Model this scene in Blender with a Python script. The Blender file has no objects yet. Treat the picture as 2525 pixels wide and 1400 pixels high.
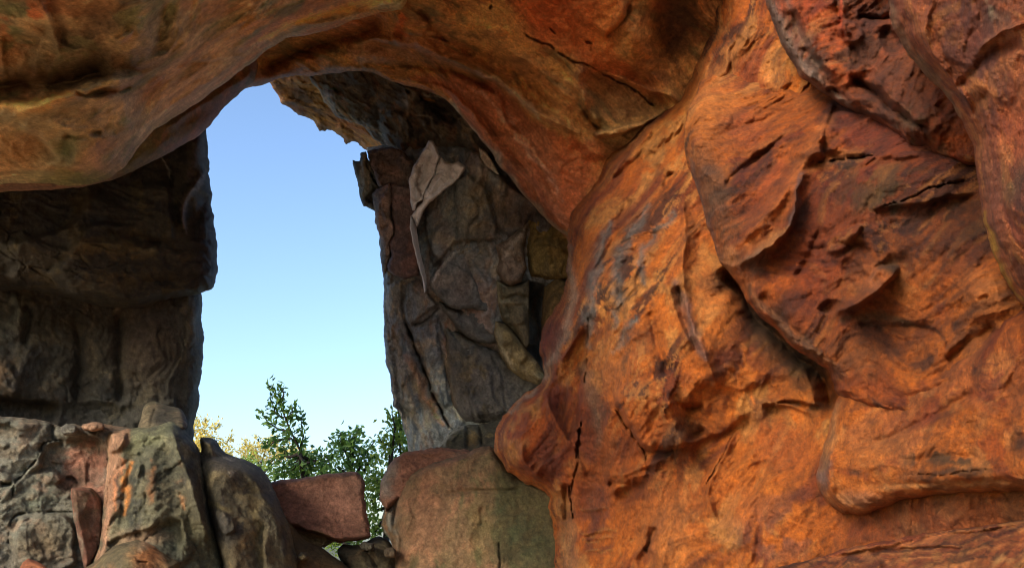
import bpy, math, random
import numpy as np
from mathutils import Vector
from mathutils.geometry import tessellate_polygon

# ---------------------------------------------------------------- camera, sky, sun, exposure
scene = bpy.context.scene
PITCH = math.radians(18.0)
FOC = 1981.0                       # focal length in pixels of the 2525 px wide photograph
EYE = np.array([0.0, 0.0, 1.6])
cam_d = bpy.data.cameras.new('camera'); cam = bpy.data.objects.new('camera', cam_d)
scene.collection.objects.link(cam); scene.camera = cam
cam.location = EYE; cam.rotation_euler = (math.radians(90) + PITCH, 0, 0)
cam_d.sensor_width = 36.0; cam_d.lens = 36.0 * FOC / 2525.0
cam_d.clip_start = 0.05; cam_d.clip_end = 3000

SUN_DIR = Vector((-0.56, -0.70, 0.42)).normalized()      # towards the sun: behind the camera, left, high
world = bpy.data.worlds.new('World'); scene.world = world; world.use_nodes = True
wn = world.node_tree.nodes; wn.clear()
wo = wn.new('ShaderNodeOutputWorld'); bg = wn.new('ShaderNodeBackground'); sky = wn.new('ShaderNodeTexSky')
sky.sky_type = 'NISHITA'; sky.sun_disc = False
sky.sun_elevation = math.asin(SUN_DIR.z); sky.sun_rotation = math.atan2(SUN_DIR.x, SUN_DIR.y)
sky.air_density = 1.0; sky.dust_density = 2.0; sky.ozone_density = 3.0
bg.inputs['Strength'].default_value = 0.12
world.node_tree.links.new(sky.outputs[0], bg.inputs[0]); world.node_tree.links.new(bg.outputs[0], wo.inputs[0])
sun_d = bpy.data.lights.new('sun', 'SUN'); sun = bpy.data.objects.new('sun', sun_d)
scene.collection.objects.link(sun); sun.location = (0, 0, 30)
sun.rotation_euler = SUN_DIR.to_track_quat('Z', 'Y').to_euler()
sun_d.energy = 1.1; sun_d.angle = math.radians(18); sun_d.color = (1.0, 0.90, 0.76)
scene.view_settings.view_transform = 'Standard'; scene.view_settings.look = 'None'
scene.view_settings.gamma = 1.0; scene.view_settings.use_curve_mapping = False
scene.view_settings.exposure = 1.52
scene.render.engine = 'CYCLES'
scene.cycles.filter_width = 1.0; scene.cycles.max_bounces = 8; scene.cycles.diffuse_bounces = 5

F = np.array([0, math.cos(PITCH), math.sin(PITCH)]); U = np.array([0, -math.sin(PITCH), math.cos(PITCH)])
X = np.array([1.0, 0, 0])
def unproj(u, v, D):
    u = np.asarray(u, float); v = np.asarray(v, float); D = np.asarray(D, float)
    a = (u - 1262.5) / FOC; b = -(v - 700.0) / FOC
    return EYE + D[..., None] * (F + a[..., None] * X + b[..., None] * U)

# ---------------------------------------------------------------- noise
rs = np.random.RandomState(7)
G3 = rs.normal(size=(256, 3)); G3 = (G3 / np.linalg.norm(G3, axis=1)[:, None]).astype(np.float32)
def hsh(ix, iy, iz, seed):
    h = (ix.astype(np.uint32) * np.uint32(374761393) + iy.astype(np.uint32) * np.uint32(668265263)
         + iz.astype(np.uint32) * np.uint32(2147483647 - 77) + np.uint32((seed * 974711 + 13) & 0xffffffff))
    h = (h ^ (h >> np.uint32(13))) * np.uint32(1274126177)
    return h ^ (h >> np.uint32(16))
def perlin(P, seed=0):
    P = P.astype(np.float32); I = np.floor(P).astype(np.int64); f = P - I
    w = f * f * f * (f * (f * 6 - 15) + 10)
    out = np.zeros(len(P), np.float32)
    for dx in (0, 1):
        for dy in (0, 1):
            for dz in (0, 1):
                g = G3[(hsh(I[:, 0] + dx, I[:, 1] + dy, I[:, 2] + dz, seed) & 255).astype(np.int64)]
                d = g[:, 0] * (f[:, 0] - dx) + g[:, 1] * (f[:, 1] - dy) + g[:, 2] * (f[:, 2] - dz)
                wx = w[:, 0] if dx else 1 - w[:, 0]; wy = w[:, 1] if dy else 1 - w[:, 1]; wz = w[:, 2] if dz else 1 - w[:, 2]
                out += d * wx * wy * wz
    return out * 1.6
def fbm(P, octv=4, seed=0, gain=0.5):
    s = np.zeros(len(P), np.float32); a = 1.0; t = 0
    for k in range(octv):
        s += a * perlin(P * (2.03 ** k), seed + k * 17); t += a; a *= gain
    return s / t * 1.5
def ridged(P, octv=3, seed=0, gain=0.5):
    s = np.zeros(len(P), np.float32); a = 1.0; t = 0
    for k in range(octv):
        s += a * (1 - np.abs(perlin(P * (2.03 ** k), seed + k * 31)) * 2); t += a; a *= gain
    return s / t
def voro(P, seed=0, jit=0.9):
    P = P.astype(np.float32); I = np.floor(P).astype(np.int64)
    f1 = np.full(len(P), 9.0, np.float32); f2 = f1.copy(); hid = np.zeros(len(P), np.uint32); dv = np.zeros((len(P), 3), np.float32)
    for dx in (-1, 0, 1):
        for dy in (-1, 0, 1):
            for dz in (-1, 0, 1):
                h = hsh(I[:, 0] + dx, I[:, 1] + dy, I[:, 2] + dz, seed)
                c = np.stack([I[:, 0] + dx + 0.5 + jit * ((h & 255) / 255.0 - 0.5), I[:, 1] + dy + 0.5 + jit * (((h >> 8) & 255) / 255.0 - 0.5),
                              I[:, 2] + dz + 0.5 + jit * (((h >> 16) & 255) / 255.0 - 0.5)], 1)
                d3 = (P - c).astype(np.float32); d = np.sqrt((d3 ** 2).sum(1))
                m = d < f1
                f2 = np.where(m, f1, np.minimum(f2, d)); f1 = np.where(m, d, f1)
                hid = np.where(m, h, hid); dv = np.where(m[:, None], d3, dv)
    return f1, f2, hid, dv
def facets(P, seed=0, tilt=1.0, off=0.5, crack=0.0):
    f1, f2, hid, dv = voro(P, seed)
    g = G3[((hid >> np.uint32(3)) & 255).astype(np.int64)]
    e = np.clip((f2 - f1) / 0.12, 0, 1)
    return (tilt * (g * dv).sum(1) + off * (((hid >> np.uint32(11)) & 255) / 255.0 - 0.5)) * (0.4 + 0.6 * e) - crack * (1 - e)
def sst(a, b, x):
    t = np.clip((x - a) / (b - a), 0, 1); return t * t * (3 - 2 * t)

# ---------------------------------------------------------------- outline helpers
def chaikin(p, n, closed=True):
    p = np.array(p, float)
    for _ in range(n):
        if closed: q = np.roll(p, -1, 0)
        else: q = p[1:]; 
        a = p if closed else p[:-1]
        r = np.empty((2 * len(a), 2)); r[0::2] = 0.75 * a + 0.25 * q; r[1::2] = 0.25 * a + 0.75 * q
        if not closed: r = np.vstack([p[:1], r, p[-1:]])
        p = r
    return p
def polyline(u, v, pts):
    """unsigned distance, signed side (+ = right hand of the direction, image y down), parameter 0..1"""
    best = np.full(len(u), 1e9); side = np.ones(len(u)); par = np.zeros(len(u))
    L = np.r_[0, np.cumsum(np.hypot(*(pts[1:] - pts[:-1]).T))]; T = max(L[-1], 1e-6)
    for i in range(len(pts) - 1):
        a, b = pts[i], pts[i + 1]; dx, dy = b - a; l2 = dx * dx + dy * dy + 1e-9
        t = np.clip(((u - a[0]) * dx + (v - a[1]) * dy) / l2, 0, 1)
        px = u - a[0] - t * dx; py = v - a[1] - t * dy; d = np.hypot(px, py)
        m = d < best - 1e-6
        cr = dx * (v - a[1]) - dy * (u - a[0])
        best = np.where(m, d, best); side = np.where(m, np.sign(cr), side); par = np.where(m, (L[i] + t * (L[i + 1] - L[i])) / T, par)
    return best, side, par
def sdf(u, v, poly):
    best = np.full(len(u), 1e18); ins = np.zeros(len(u), bool); n = len(poly)
    for i in range(n):
        a = poly[i]; b = poly[(i + 1) % n]; dx, dy = b - a
        t = np.clip(((u - a[0]) * dx + (v - a[1]) * dy) / (dx * dx + dy * dy + 1e-9), 0, 1)
        d = (u - a[0] - t * dx) ** 2 + (v - a[1] - t * dy) ** 2
        best = np.minimum(best, d)
        if dy != 0:
            c = ((a[1] > v) != (b[1] > v)) & (u < dx * (v - a[1]) / dy + a[0]); ins ^= c
    return np.where(ins, 1, -1) * np.sqrt(best)
def rbf(ctrl, u, v):
    c = np.array(ctrl, float); n = len(c); S = 500.0
    K = np.zeros((n + 3, n + 3)); d = np.hypot(c[:, None, 0] - c[None, :, 0], c[:, None, 1] - c[None, :, 1]) / S
    K[:n, :n] = d; K[:n, n] = 1; K[:n, n + 1] = c[:, 0] / S; K[:n, n + 2] = c[:, 1] / S; K[n:, :n] = K[:n, n:].T
    w = np.linalg.solve(K, np.r_[c[:, 2], 0, 0, 0])
    out = w[n] + w[n + 1] * u / S + w[n + 2] * v / S
    for i in range(n): out = out + w[i] * np.sqrt((u - c[i, 0]) ** 2 + (v - c[i, 1]) ** 2 + 900) / S
    return out
def ell(u, v, c, r, ang):
    a = math.radians(ang); du = u - c[0]; dv = v - c[1]
    x = du * math.cos(a) + dv * math.sin(a); y = -du * math.sin(a) + dv * math.cos(a)
    return (x / r[0]) ** 2 + (y / r[1]) ** 2
def lin(c):
    c = np.array(c, float) / 255.0
    return np.where(c <= 0.04045, c / 12.92, ((c + 0.055) / 1.055) ** 2.4)

def feat(u, v, feats):
    h = np.zeros(len(u))
    for ft in feats:
        k = ft[0]
        if k == 'bump':
            _, c, r, ang, a = ft; h += a * np.exp(-ell(u, v, c, r, ang)); continue
        if k == 'pit':                     # steep-edged hollow
            _, c, r, ang, a = ft; h -= .3 * a * (1 - sst(0.1, 1.25, ell(u, v, c, r, ang))); continue
        if k == 'plate':
            _, poly, a, edge = ft[:4]; p = chaikin(poly, ft[4] if len(ft) > 4 else 1)
            sd = sdf(u, v, p); h += a * sst(0, edge, sd); continue
        pts = chaikin(ft[1], 2, False)
        lo = pts.min(0) - 6 * 60; hi = pts.max(0) + 6 * 60
        m = (u > lo[0]) & (u < hi[0]) & (v > lo[1]) & (v < hi[1]); idx = np.nonzero(m)[0]
        if not len(idx): continue
        d, s, t = polyline(u[idx], v[idx], pts)
        tap = sst(0, 0.12, t) * sst(0, 0.12, 1 - t)
        if k == 'ridge': h[idx] += ft[3] * np.exp(-(d / ft[2]) ** 1.2) * (0.3 + 0.7 * tap)
        elif k == 'keel': h[idx] += ft[3] * np.exp(-d / ft[2]) * (0.3 + 0.7 * tap)
        elif k == 'groove': h[idx] -= ft[3] * np.exp(-(d / ft[2]) ** 1.4) * tap
        elif k == 'crack': 
            wn_ = np.clip(.55 + 1.1 * perlin(np.stack([u[idx] / 17, v[idx] / 17, u[idx] * 0 + 3], 1), 9), .12, 1.3)
            h[idx] -= .8 * ft[3] * np.clip(1 - d / (ft[2] * wn_ * (0.3 + 0.7 * tap)), 0, 1) ** 0.8
        elif k == 'step':  # right hand side proud by h; width w; falls off over 'fall'
            _, _, a, w, fall = ft
            tp = (sst(0, 0.15, t) * sst(0, 0.15, 1 - t))
            h[idx] += a * tp * (0.5 + 0.5 * np.tanh(s * d / (w * .55))) * np.exp(-(d / fall))
    return h
def paint(u, v, col, cols, nz):
    for c in cols:
        k = c[0]
        if k == 'blob': _, ce, r, ang, rgb, a = c[:6]; al = a * np.exp(-ell(u, v, ce, r, ang) ** 1.5)
        elif k == 'area':
            _, poly, fe, rgb, a = c[:5]; al = a * sst(-fe, fe, sdf(u, v, chaikin(poly, 1)))
        elif k == 'line':
            _, pts, w, rgb, a = c[:5]; d, s, t = polyline(u, v, chaikin(pts, 2, False)); al = a * np.exp(-(d / (w * (0.45 + 0.55 * np.sin(np.pi * np.clip(t, .04, .96))))) ** 2)
        p = c[-1] if isinstance(c[-1], str) else ''
        if p == 'patchy': al = al * sst(-0.15, 0.2, nz)
        elif p == 'spots': al = al * sst(0.18, 0.34, nz)
        al = np.clip(al, 0, 1)[:, None]
        col[:] = col * (1 - al) + lin(rgb) * al

# ---------------------------------------------------------------- materials
def rock_material(name, grain=1.0, bump=0.5, rough=0.8, scale=1.0, spec=0.35, stretch=(1, 1, 1), rot=(0, 0, 0)):
    m = bpy.data.materials.new(name); m.use_nodes = True; nt = m.node_tree; n = nt.nodes; n.clear(); L = nt.links.new
    out = n.new('ShaderNodeOutputMaterial'); b = n.new('ShaderNodeBsdfPrincipled'); L(b.outputs[0], out.inputs[0])
    at = n.new('ShaderNodeAttribute'); at.attribute_name = 'rock_colour'
    tc = n.new('ShaderNodeTexCoord'); mp = n.new('ShaderNodeMapping'); L(tc.outputs['Object'], mp.inputs[0])
    mp.inputs['Scale'].default_value = stretch; mp.inputs['Rotation'].default_value = rot
    def noise(sc, det, ro=0.6):
        t = n.new('ShaderNodeTexNoise'); t.inputs['Scale'].default_value = sc * scale; t.inputs['Detail'].default_value = det
        t.inputs['Roughness'].default_value = ro; L(mp.outputs[0], t.inputs['Vector']); return t
    n1 = noise(6, 9, 0.72); n2 = noise(26, 7, 0.75); n3 = noise(90, 4, 0.75)
    def mr(src, a, b_, c, d):
        r = n.new('ShaderNodeMapRange'); r.inputs[1].default_value = a; r.inputs[2].default_value = b_; r.inputs[3].default_value = c; r.inputs[4].default_value = d
        L(src, r.inputs[0]); return r.outputs[0]
    def math_(op, a, b_):
        x = n.new('ShaderNodeMath'); x.operation = op
        for i, s in enumerate((a, b_)):
            if isinstance(s, (int, float)): x.inputs[i].default_value = s
            else: L(s, x.inputs[i])
        return x.outputs[0]
    k = math_('MULTIPLY', mr(n1.outputs[0], .3, .7, 1 - .40 * grain, 1 + .40 * grain), mr(n2.outputs[0], .3, .7, 1 - .45 * grain, 1 + .45 * grain))
    k = math_('MULTIPLY', k, mr(n3.outputs[0], .3, .7, 1 - .38 * grain, 1 + .38 * grain))
    vm = n.new('ShaderNodeVectorMath'); vm.operation = 'SCALE'; L(at.outputs['Color'], vm.inputs[0]); L(k, vm.inputs['Scale'])
    # small lichen flecks / dark pin holes
    vo = n.new('ShaderNodeTexVoronoi'); vo.inputs['Scale'].default_value = 38 * scale; L(mp.outputs[0], vo.inputs['Vector'])
    hole = math_('MULTIPLY', mr(vo.outputs['Distance'], 0.05, 0.2, 1, 0), mr(n1.outputs[0], .5, .62, 0, .55 * grain))
    mix = n.new('ShaderNodeMix'); mix.data_type = 'RGBA'; L(hole, mix.inputs[0]); L(vm.outputs[0], mix.inputs[6]); mix.inputs[7].default_value = (.03, .018, .01, 1)
    L(mix.outputs[2], b.inputs['Base Color'])
    b.inputs['Roughness'].default_value = rough; b.inputs['Specular IOR Level'].default_value = spec
    hgt = math_('ADD', math_('MULTIPLY', n1.outputs[0], 1.0), math_('ADD', math_('MULTIPLY', n2.outputs[0], .45), math_('MULTIPLY', n3.outputs[0], .22)))
    hgt = math_('SUBTRACT', hgt, math_('MULTIPLY', hole, .5))
    bp = n.new('ShaderNodeBump'); bp.inputs['Strength'].default_value = bump; bp.inputs['Distance'].default_value = 0.10 / scale
    L(hgt, bp.inputs['Height']); L(bp.outputs[0], b.inputs['Normal'])
    return m
MAT = {
    'orange': rock_material('orange_sandstone', 0.75, 0.75, 0.72, 1.0, 0.35),
    'brown': rock_material('brown_sandstone', 0.6, 0.6, 0.75, 0.9, 0.3),
    'grey': rock_material('grey_sandstone', 0.85, 0.9, 0.78, 0.8, 0.35),
    'dark': rock_material('dark_shaded_rock', 0.7, 0.7, 0.75, 0.8, 0.35),  # for the wall facing away from light, its shade toned into the colours
    'smooth': rock_material('smooth_pale_flake', 0.35, 0.25, 0.6, 0.7, 0.4),
}

# ---------------------------------------------------------------- object helpers
coll = scene.collection
def tag(o, label=None, cat=None, group=None, kind=None):
    if label: o['label'] = label
    if cat: o['category'] = cat
    if group: o['group'] = group
    if kind: o['kind'] = kind
def thing(name, loc, label, cat, group=None):
    o = bpy.data.objects.new(name, None); coll.objects.link(o); o.location = loc; o.empty_display_size = .2
    tag(o, label, cat, group); return o

def axis(lo, hi, step, f0, f1):
    a = []; x = f0
    while x > lo: a.append(x); x -= step * 5
    a = a[::-1] + list(np.arange(f0 + step, f1, step)); x = f1
    while x < hi: a.append(x); x += step * 5
    return np.array(sorted(set([lo] + a + [hi])))

def rock(name, poly, ctrl, pal, mat='orange', parent=None, smooth=1, step=3.2, roll=40, rolld=0.5, thick=2.0, inset=0.9,
         feats=(), cols=(), warp=5.0, wfreq=1 / 45., seed=1, amp=0.06, freq=1.6, flow=0.0, flow_ang=0, flow_len=4.0, flow_freq=5.0,
         facet=0.0, facet_freq=2.0, rough=0.012, K=1.0, fg=1.35, bil=0.0, bil_freq=2.0, net=0.0, ter=0.0, ter_freq=2.2, pat=0.0, strata=0.25, fst=(1, 1, 1), palfreq=1.3, pal_flow=2.5, fwarp=4.0, base=None, profile=2.0):
    poly = chaikin(poly, smooth)
    lo = poly.min(0) - 12; hi = poly.max(0) + 12
    us = axis(lo[0], hi[0], step, max(lo[0], -30), min(hi[0], 2555)); vs = axis(lo[1], hi[1], step, max(lo[1], -30), min(hi[1], 1430))
    uu, vv = np.meshgrid(us, vs); shp = uu.shape; u = uu.ravel().copy(); v = vv.ravel().copy()
    def W(u, v):
        q = np.stack([u * wfreq, v * wfreq, np.full(len(u), seed * 3.7)], 1)
        return u + warp * fbm(q, 3, seed, .55), v + warp * fbm(q + 31.7, 3, seed + 5, .55)
    def S(u, v):
        a, b = W(u, v); return sdf(a, b, poly)
    sd = S(u, v)
    ins = sd > 0
    ig = ins.reshape(shp)
    q = ig[:-1, :-1] | ig[1:, :-1] | ig[:-1, 1:] | ig[1:, 1:]
    used = np.zeros(shp, bool); used[:-1, :-1] |= q; used[1:, :-1] |= q; used[:-1, 1:] |= q; used[1:, 1:] |= q
    used = used.ravel()
    rem = -np.ones(len(u), np.int64); rem[used] = np.arange(used.sum())
    ids = np.arange(len(u)).reshape(shp)
    quads = rem[np.stack([ids[:-1, :-1][q], ids[1:, :-1][q], ids[1:, 1:][q], ids[:-1, 1:][q]], 1)]
    u = u[used]; v = v[used]; sd = sd[used]
    b = np.nonzero(sd <= 0)[0]
    for _ in range(2):                                     # pull the outer ring of vertices onto the outline
        e = 1.0; s0 = S(u[b], v[b]); gx = S(u[b] + e, v[b]) - s0; gy = S(u[b], v[b] + e) - s0; g = np.hypot(gx, gy) + 1e-3
        mv = np.clip(-s0, -3 * step, 30); u[b] += mv * gx / g ** 2 * np.minimum(g, 1); v[b] += mv * gy / g ** 2 * np.minimum(g, 1)
    sd = np.maximum(S(u, v), 0); sd[b] = 0
    D = rbf(ctrl, u, v)
    t = np.clip(1 - sd / roll, 0, 1)
    D = D + rolld * (1 - np.sqrt(np.clip(1 - t ** profile, 0, 1)))
    # world metric coordinates in a frame that follows the rock face
    a = (u - 1262.5) / FOC * D; c = -(v - 700) / FOC * D
    P = np.stack([a, c, D], 1) + seed * 11.3
    fu, fv = u + fwarp * perlin(np.stack([u / 28, v / 28, u * 0 + seed], 1), 3), v + fwarp * perlin(np.stack([u / 28, v / 28, u * 0 + seed + 9], 1), 4)
    fu = fu + 2 * fwarp * perlin(np.stack([u / 90, v / 90, u * 0 + seed], 1), 13); fv = fv + 2 * fwarp * perlin(np.stack([u / 90, v / 90, u * 0 + seed], 1), 14)
    h = fg * feat(fu, fv, feats)
    wv = np.stack([perlin(P * freq * 1.3, seed + 40), perlin(P * freq * 1.3 + 9, seed + 41), perlin(P * freq * 1.3 + 19, seed + 42)], 1)
    Pw = P + wv * 0.25 / freq
    h = h + amp * fbm(Pw * freq, 4, seed)
    fa = math.radians(flow_ang); ex = np.array([math.cos(fa), math.sin(fa), 0]); ey = np.array([-math.sin(fa), math.cos(fa), 0])
    Pf = np.stack([(Pw @ ex) / flow_len, Pw @ ey, Pw[:, 2] * .6], 1)
    if flow: 
        mask = 0.35 + 0.65 * sst(-.3, .4, perlin(P * 0.9, seed + 77))
        h = h + flow * mask * (ridged(Pf * flow_freq, 4, seed + 3, .55) - .4) + flow * .35 * mask * ridged(np.stack([Pf[:, 0] * .8, Pf[:, 1] * 2.2, Pf[:, 2]], 1) * flow_freq * 1.5, 3, seed + 33, .6)
    if facet:
        h = h + facet * facets(Pw * facet_freq * np.array(fst), seed + 4, 1.0, .5, .25) + facet * .4 * facets(Pw * facet_freq * 2.7 * np.array(fst), seed + 6, 1.0, .4, .25)
    if bil:      # scalloped flutes with sharp arrises
        Pb = np.stack([(Pw @ ex) / (flow_len * .7), Pw @ ey, Pw[:, 2] * .6], 1) * bil_freq
        h = h + bil * (.35 + .65 * sst(-.25, .35, perlin(P * .75, seed + 98))) * (np.abs(perlin(Pb, seed + 90)) * 1.6 + .5 * np.abs(perlin(Pb * 2.1, seed + 91)) + .28 * np.abs(perlin(Pb * 4.3, seed + 92)) + .16 * np.abs(perlin(Pb * 9, seed + 93)))
    if ter:      # bedding: broken ledges that run with the strata
        wl = fbm(P * .55, 3, seed + 101) * 1.3
        for j_, (am, fq) in enumerate(((1, 1), (.5, 2.7), (.28, 6.1))):
            t_ = Pf[:, 1] * ter_freq * fq + wl * (1 + .5 * j_) + .35 * fbm(Pf * 2.2 * fq ** .5, 3, seed + 102 + j_); fl_ = np.floor(t_); fr_ = t_ - fl_
            rnd = (hsh(fl_.astype(np.int64), fl_.astype(np.int64) * 0 + j_, fl_.astype(np.int64) * 0, seed) & 255) / 255.0
            saw = np.where(fr_ < .88, fr_ / .88, (1 - fr_) / .12) ** 1.3
            h = h + ter * am * saw * (.25 + rnd) * sst(-.25, .3, perlin(P * .8 * fq ** .4, seed + 110 + j_))
    if net:      # thin weathering cracks in patches
        f1, f2, _, _ = voro((Pw + .12 * wv) * np.array([1.5, 2.6, 1.5]), seed + 95)
        h = h - net * np.clip(1 - (f2 - f1) / .035, 0, 1) * sst(.05, .3, perlin(P * 1.1, seed + 96))
    h = h + rough * 1.6 * fbm(P * 7, 5, seed + 8, .68)
    inner = 0.25 + 0.75 * sst(0, roll * .5, sd)
    Dn = D - h * inner
    # colour
    n1 = fbm(Pf * palfreq * np.array([pal_flow, 1, 1]) , 5, seed + 20, .6); n2 = fbm(Pw * palfreq * 2.3, 5, seed + 30, .65)
    pl = [lin(x) for x in pal]; col = np.repeat(pl[0][None], len(u), 0)
    for i, pc in enumerate(pl[1:]):
        nz = (n1 if i % 2 == 0 else n2) if i < 2 else fbm(Pf * palfreq * (1.7 + i), 4, seed + 50 + i, .6)
        al = (sst(0.0, 0.32, nz - 0.05 * i) * .85)[:, None]; col = col * (1 - al) + pc * al
    fine = fbm(P * 14, 3, seed + 60, .6)
    if pat:      # iron and manganese patina in ragged patches
        pm = .25 + .75 * sst(-.15, .3, perlin(P * .7, seed + 99)); pn = fbm(Pf * np.array([1.6, 2.2, 2.2]) * 2.0, 6, seed + 64, .7); al = (pat * pm * sst(.10, .26, pn))[:, None]; col = col * (1 - al) + lin((74, 36, 20)) * al
        pn = fbm(Pf * np.array([1.6, 2.4, 2.4]) * 2.6 + 7, 6, seed + 65, .7); al = (pat * .8 * pm * sst(.14, .26, pn))[:, None]; col = col * (1 - al) + lin((226, 148, 72)) * al
    cu = u + 14 * perlin(np.stack([u / 40, v / 40, u * 0], 1), seed + 5) + 6 * fine; cv = v + 14 * perlin(np.stack([u / 40, v / 40, u * 0], 1), seed + 6) + 6 * fine
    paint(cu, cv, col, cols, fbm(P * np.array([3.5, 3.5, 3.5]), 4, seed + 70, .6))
    cs = fbm(np.stack([Pf[:, 0] * 3, Pf[:, 1] * 11, Pf[:, 2] * 6], 1), 4, seed + 62, .7); f2_ = fbm(P * 34, 2, seed + 63, .8)
    sm = .4 + .6 * sst(-.2, .3, perlin(P * .8, seed + 61))
    col = col * np.clip(1 + 1.9 * strata * cs * sm, .35, 1.7)[:, None] * (1 + .22 * f2_)[:, None]
    lo_ = perlin(P * .55, seed + 120); col = col * (1 + .30 * lo_)[:, None] * np.stack([1 + .05 * lo_, 1 + .22 * lo_, 1 + .25 * lo_], 1)
    col = col * (1 + 0.30 * fine)[:, None] * (1 + .15 * n2)[:, None]
    col = np.clip(col * K, 0.004, 0.72)
    V = unproj(u, v, Dn)
    # sides and back
    nv = len(V); E = {}
    qa = quads; ed = np.concatenate([qa[:, [0, 1]], qa[:, [1, 2]], qa[:, [2, 3]], qa[:, [3, 0]]])
    key = np.minimum(ed[:, 0], ed[:, 1]) * nv + np.maximum(ed[:, 0], ed[:, 1])
    uq, inv, cnt = np.unique(key, return_inverse=True, return_counts=True)
    be = ed[cnt[inv] == 1]; bi = np.unique(be)
    ctr = np.array([u[bi].mean(), v[bi].mean()]); Dm = D[bi].mean()
    rings = []; allv = [V]; cl = [col]; prev = {int(i): int(i) for i in bi}; quadl = [quads]; off = nv
    for fr, sc in ((0.35, 1 + (inset - 1) * .3), (1.0, inset)):
        Vb = unproj(ctr[0] + (u[bi] - ctr[0]) * sc, ctr[1] + (v[bi] - ctr[1]) * sc, (Dn[bi] * (1 - fr * .5) + Dm * fr * .5) + thick * fr)
        cur = {int(i): off + k for k, i in enumerate(bi)}; off += len(bi)
        quadl.append(np.array([[prev[int(y)], prev[int(x)], cur[int(x)], cur[int(y)]] for x, y in be], np.int64))
        allv.append(Vb); cl.append(col[bi]); prev = cur
    nxt = {}
    for x, y in be: nxt.setdefault(int(x), []).append(int(y))
    tris = []; bpos = {int(i): (u[i], v[i]) for i in bi}
    while nxt:                                            # close the back of every outline loop
        st = next(iter(nxt)); loop = [st]; cu_ = st
        while True:
            l_ = nxt.get(cu_)
            if not l_: break
            n_ = l_.pop()
            if not l_: del nxt[cu_]
            if n_ == st: break
            loop.append(n_); cu_ = n_
        if len(loop) > 2:
            for a3, b3, c3 in tessellate_polygon([[Vector((bpos[i][0], bpos[i][1], 0)) for i in loop]]):
                tris.append((prev[loop[a3]], prev[loop[b3]], prev[loop[c3]]))
    tris = np.array(tris, np.int64).reshape(-1, 3)
    V = np.vstack(allv); C = np.vstack(cl); Q = np.vstack(quadl)
    if base is None: base = V[V[:, 2].argmin()] * 0 + np.array([V[:nv, 0].mean(), V[:nv, 1].mean(), max(0, V[:, 2].min())])
    if parent is not None: base = np.array(parent.location)
    me = bpy.data.meshes.new(name)
    nq, nt = len(Q), len(tris)
    me.vertices.add(len(V)); me.vertices.foreach_set('co', (V - base).astype(np.float32).ravel())
    lt = np.r_[np.full(nq, 4), np.full(nt, 3)]; ls = np.r_[0, np.cumsum(lt)[:-1]]
    me.loops.add(int(lt.sum())); me.loops.foreach_set('vertex_index', np.r_[Q.ravel(), tris.ravel()].astype(np.int32))
    me.polygons.add(nq + nt); me.polygons.foreach_set('loop_start', ls.astype(np.int32)); me.polygons.foreach_set('loop_total', lt.astype(np.int32))
    me.polygons.foreach_set('use_smooth', np.ones(nq + nt, bool))
    me.update(calc_edges=True); me.validate()
    ca = me.color_attributes.new('rock_colour', 'FLOAT_COLOR', 'POINT')
    ca.data.foreach_set('color', np.hstack([C, np.ones((len(C), 1))]).astype(np.float32).ravel())
    me.materials.append(MAT[mat])
    o = bpy.data.objects.new(name, me); coll.objects.link(o)
    if parent is not None: o.parent = parent
    else: o.location = base
    return o

# palette (surface colours of the rock, as seen in neutral light)
ORG = (208, 110, 28); DORG = (172, 80, 20); RED = (128, 54, 20); OCH = (202, 134, 64); DK = (78, 44, 26); PUR = (120, 76, 66)
GRY = (128, 112, 100); TAN = (186, 146, 96); BRN = (128, 88, 54); RUST = (150, 84, 46); OLV = (92, 88, 46); DBR = (70, 50, 30)
PALE = (190, 178, 164); CHAR = (52, 46, 42); STONE = (104, 98, 86)

# ---------------------------------------------------------------- ground and land
def sheet(name, pts, z, rgb, kind='structure', amp=0.0, n=1):
    m = bpy.data.materials.new(name); m.use_nodes = True; nt = m.node_tree; b = nt.nodes['Principled BSDF']
    t = nt.nodes.new('ShaderNodeTexNoise'); t.inputs['Scale'].default_value = 1.7; t.inputs['Detail'].default_value = 9
    r = nt.nodes.new('ShaderNodeValToRGB'); c = lin(rgb)
    r.color_ramp.elements[0].position = .35; r.color_ramp.elements[1].position = .7
    r.color_ramp.elements[0].color = (*(c * .6), 1); r.color_ramp.elements[1].color = (*(c * 1.15), 1)
    tc = nt.nodes.new('ShaderNodeTexCoord'); nt.links.new(tc.outputs['Object'], t.inputs['Vector'])
    nt.links.new(t.outputs[0], r.inputs[0]); nt.links.new(r.outputs[0], b.inputs['Base Color']); b.inputs['Roughness'].default_value = .9
    x0, x1, y0, y1 = pts
    g = np.linspace(0, 1, n + 1); xs = x0 + (x1 - x0) * g; ys = y0 + (y1 - y0) * g
    xx, yy = np.meshgrid(xs, ys); P = np.stack([xx.ravel(), yy.ravel(), np.zeros(xx.size)], 1)
    P[:, 2] = z + amp * fbm(P * .6, 4, 5)
    i = np.arange(P.shape[0]).reshape(xx.shape); q = np.stack([i[:-1, :-1], i[:-1, 1:], i[1:, 1:], i[1:, :-1]], -1).reshape(-1, 4)
    me = bpy.data.meshes.new(name); me.from_pydata(P.tolist(), [], q.tolist()); me.materials.append(m)
    me.polygons.foreach_set('use_smooth', np.ones(len(q), bool))
    o = bpy.data.objects.new(name, me); coll.objects.link(o); tag(o, kind=kind); return o
sheet('ground', (-900, 900, -900, 900), -0.35, (96, 92, 52))
sheet('cave_floor', (-22, 14, -26, 16), 0.0, (186, 150, 112), amp=.16, n=90)

# ---------------------------------------------------------------- right wall of the cave
wall = thing('cave_wall', (4.5, 6.0, 0), 'huge orange and rust red sandstone wall filling the right half of the view', 'rock wall')

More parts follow.
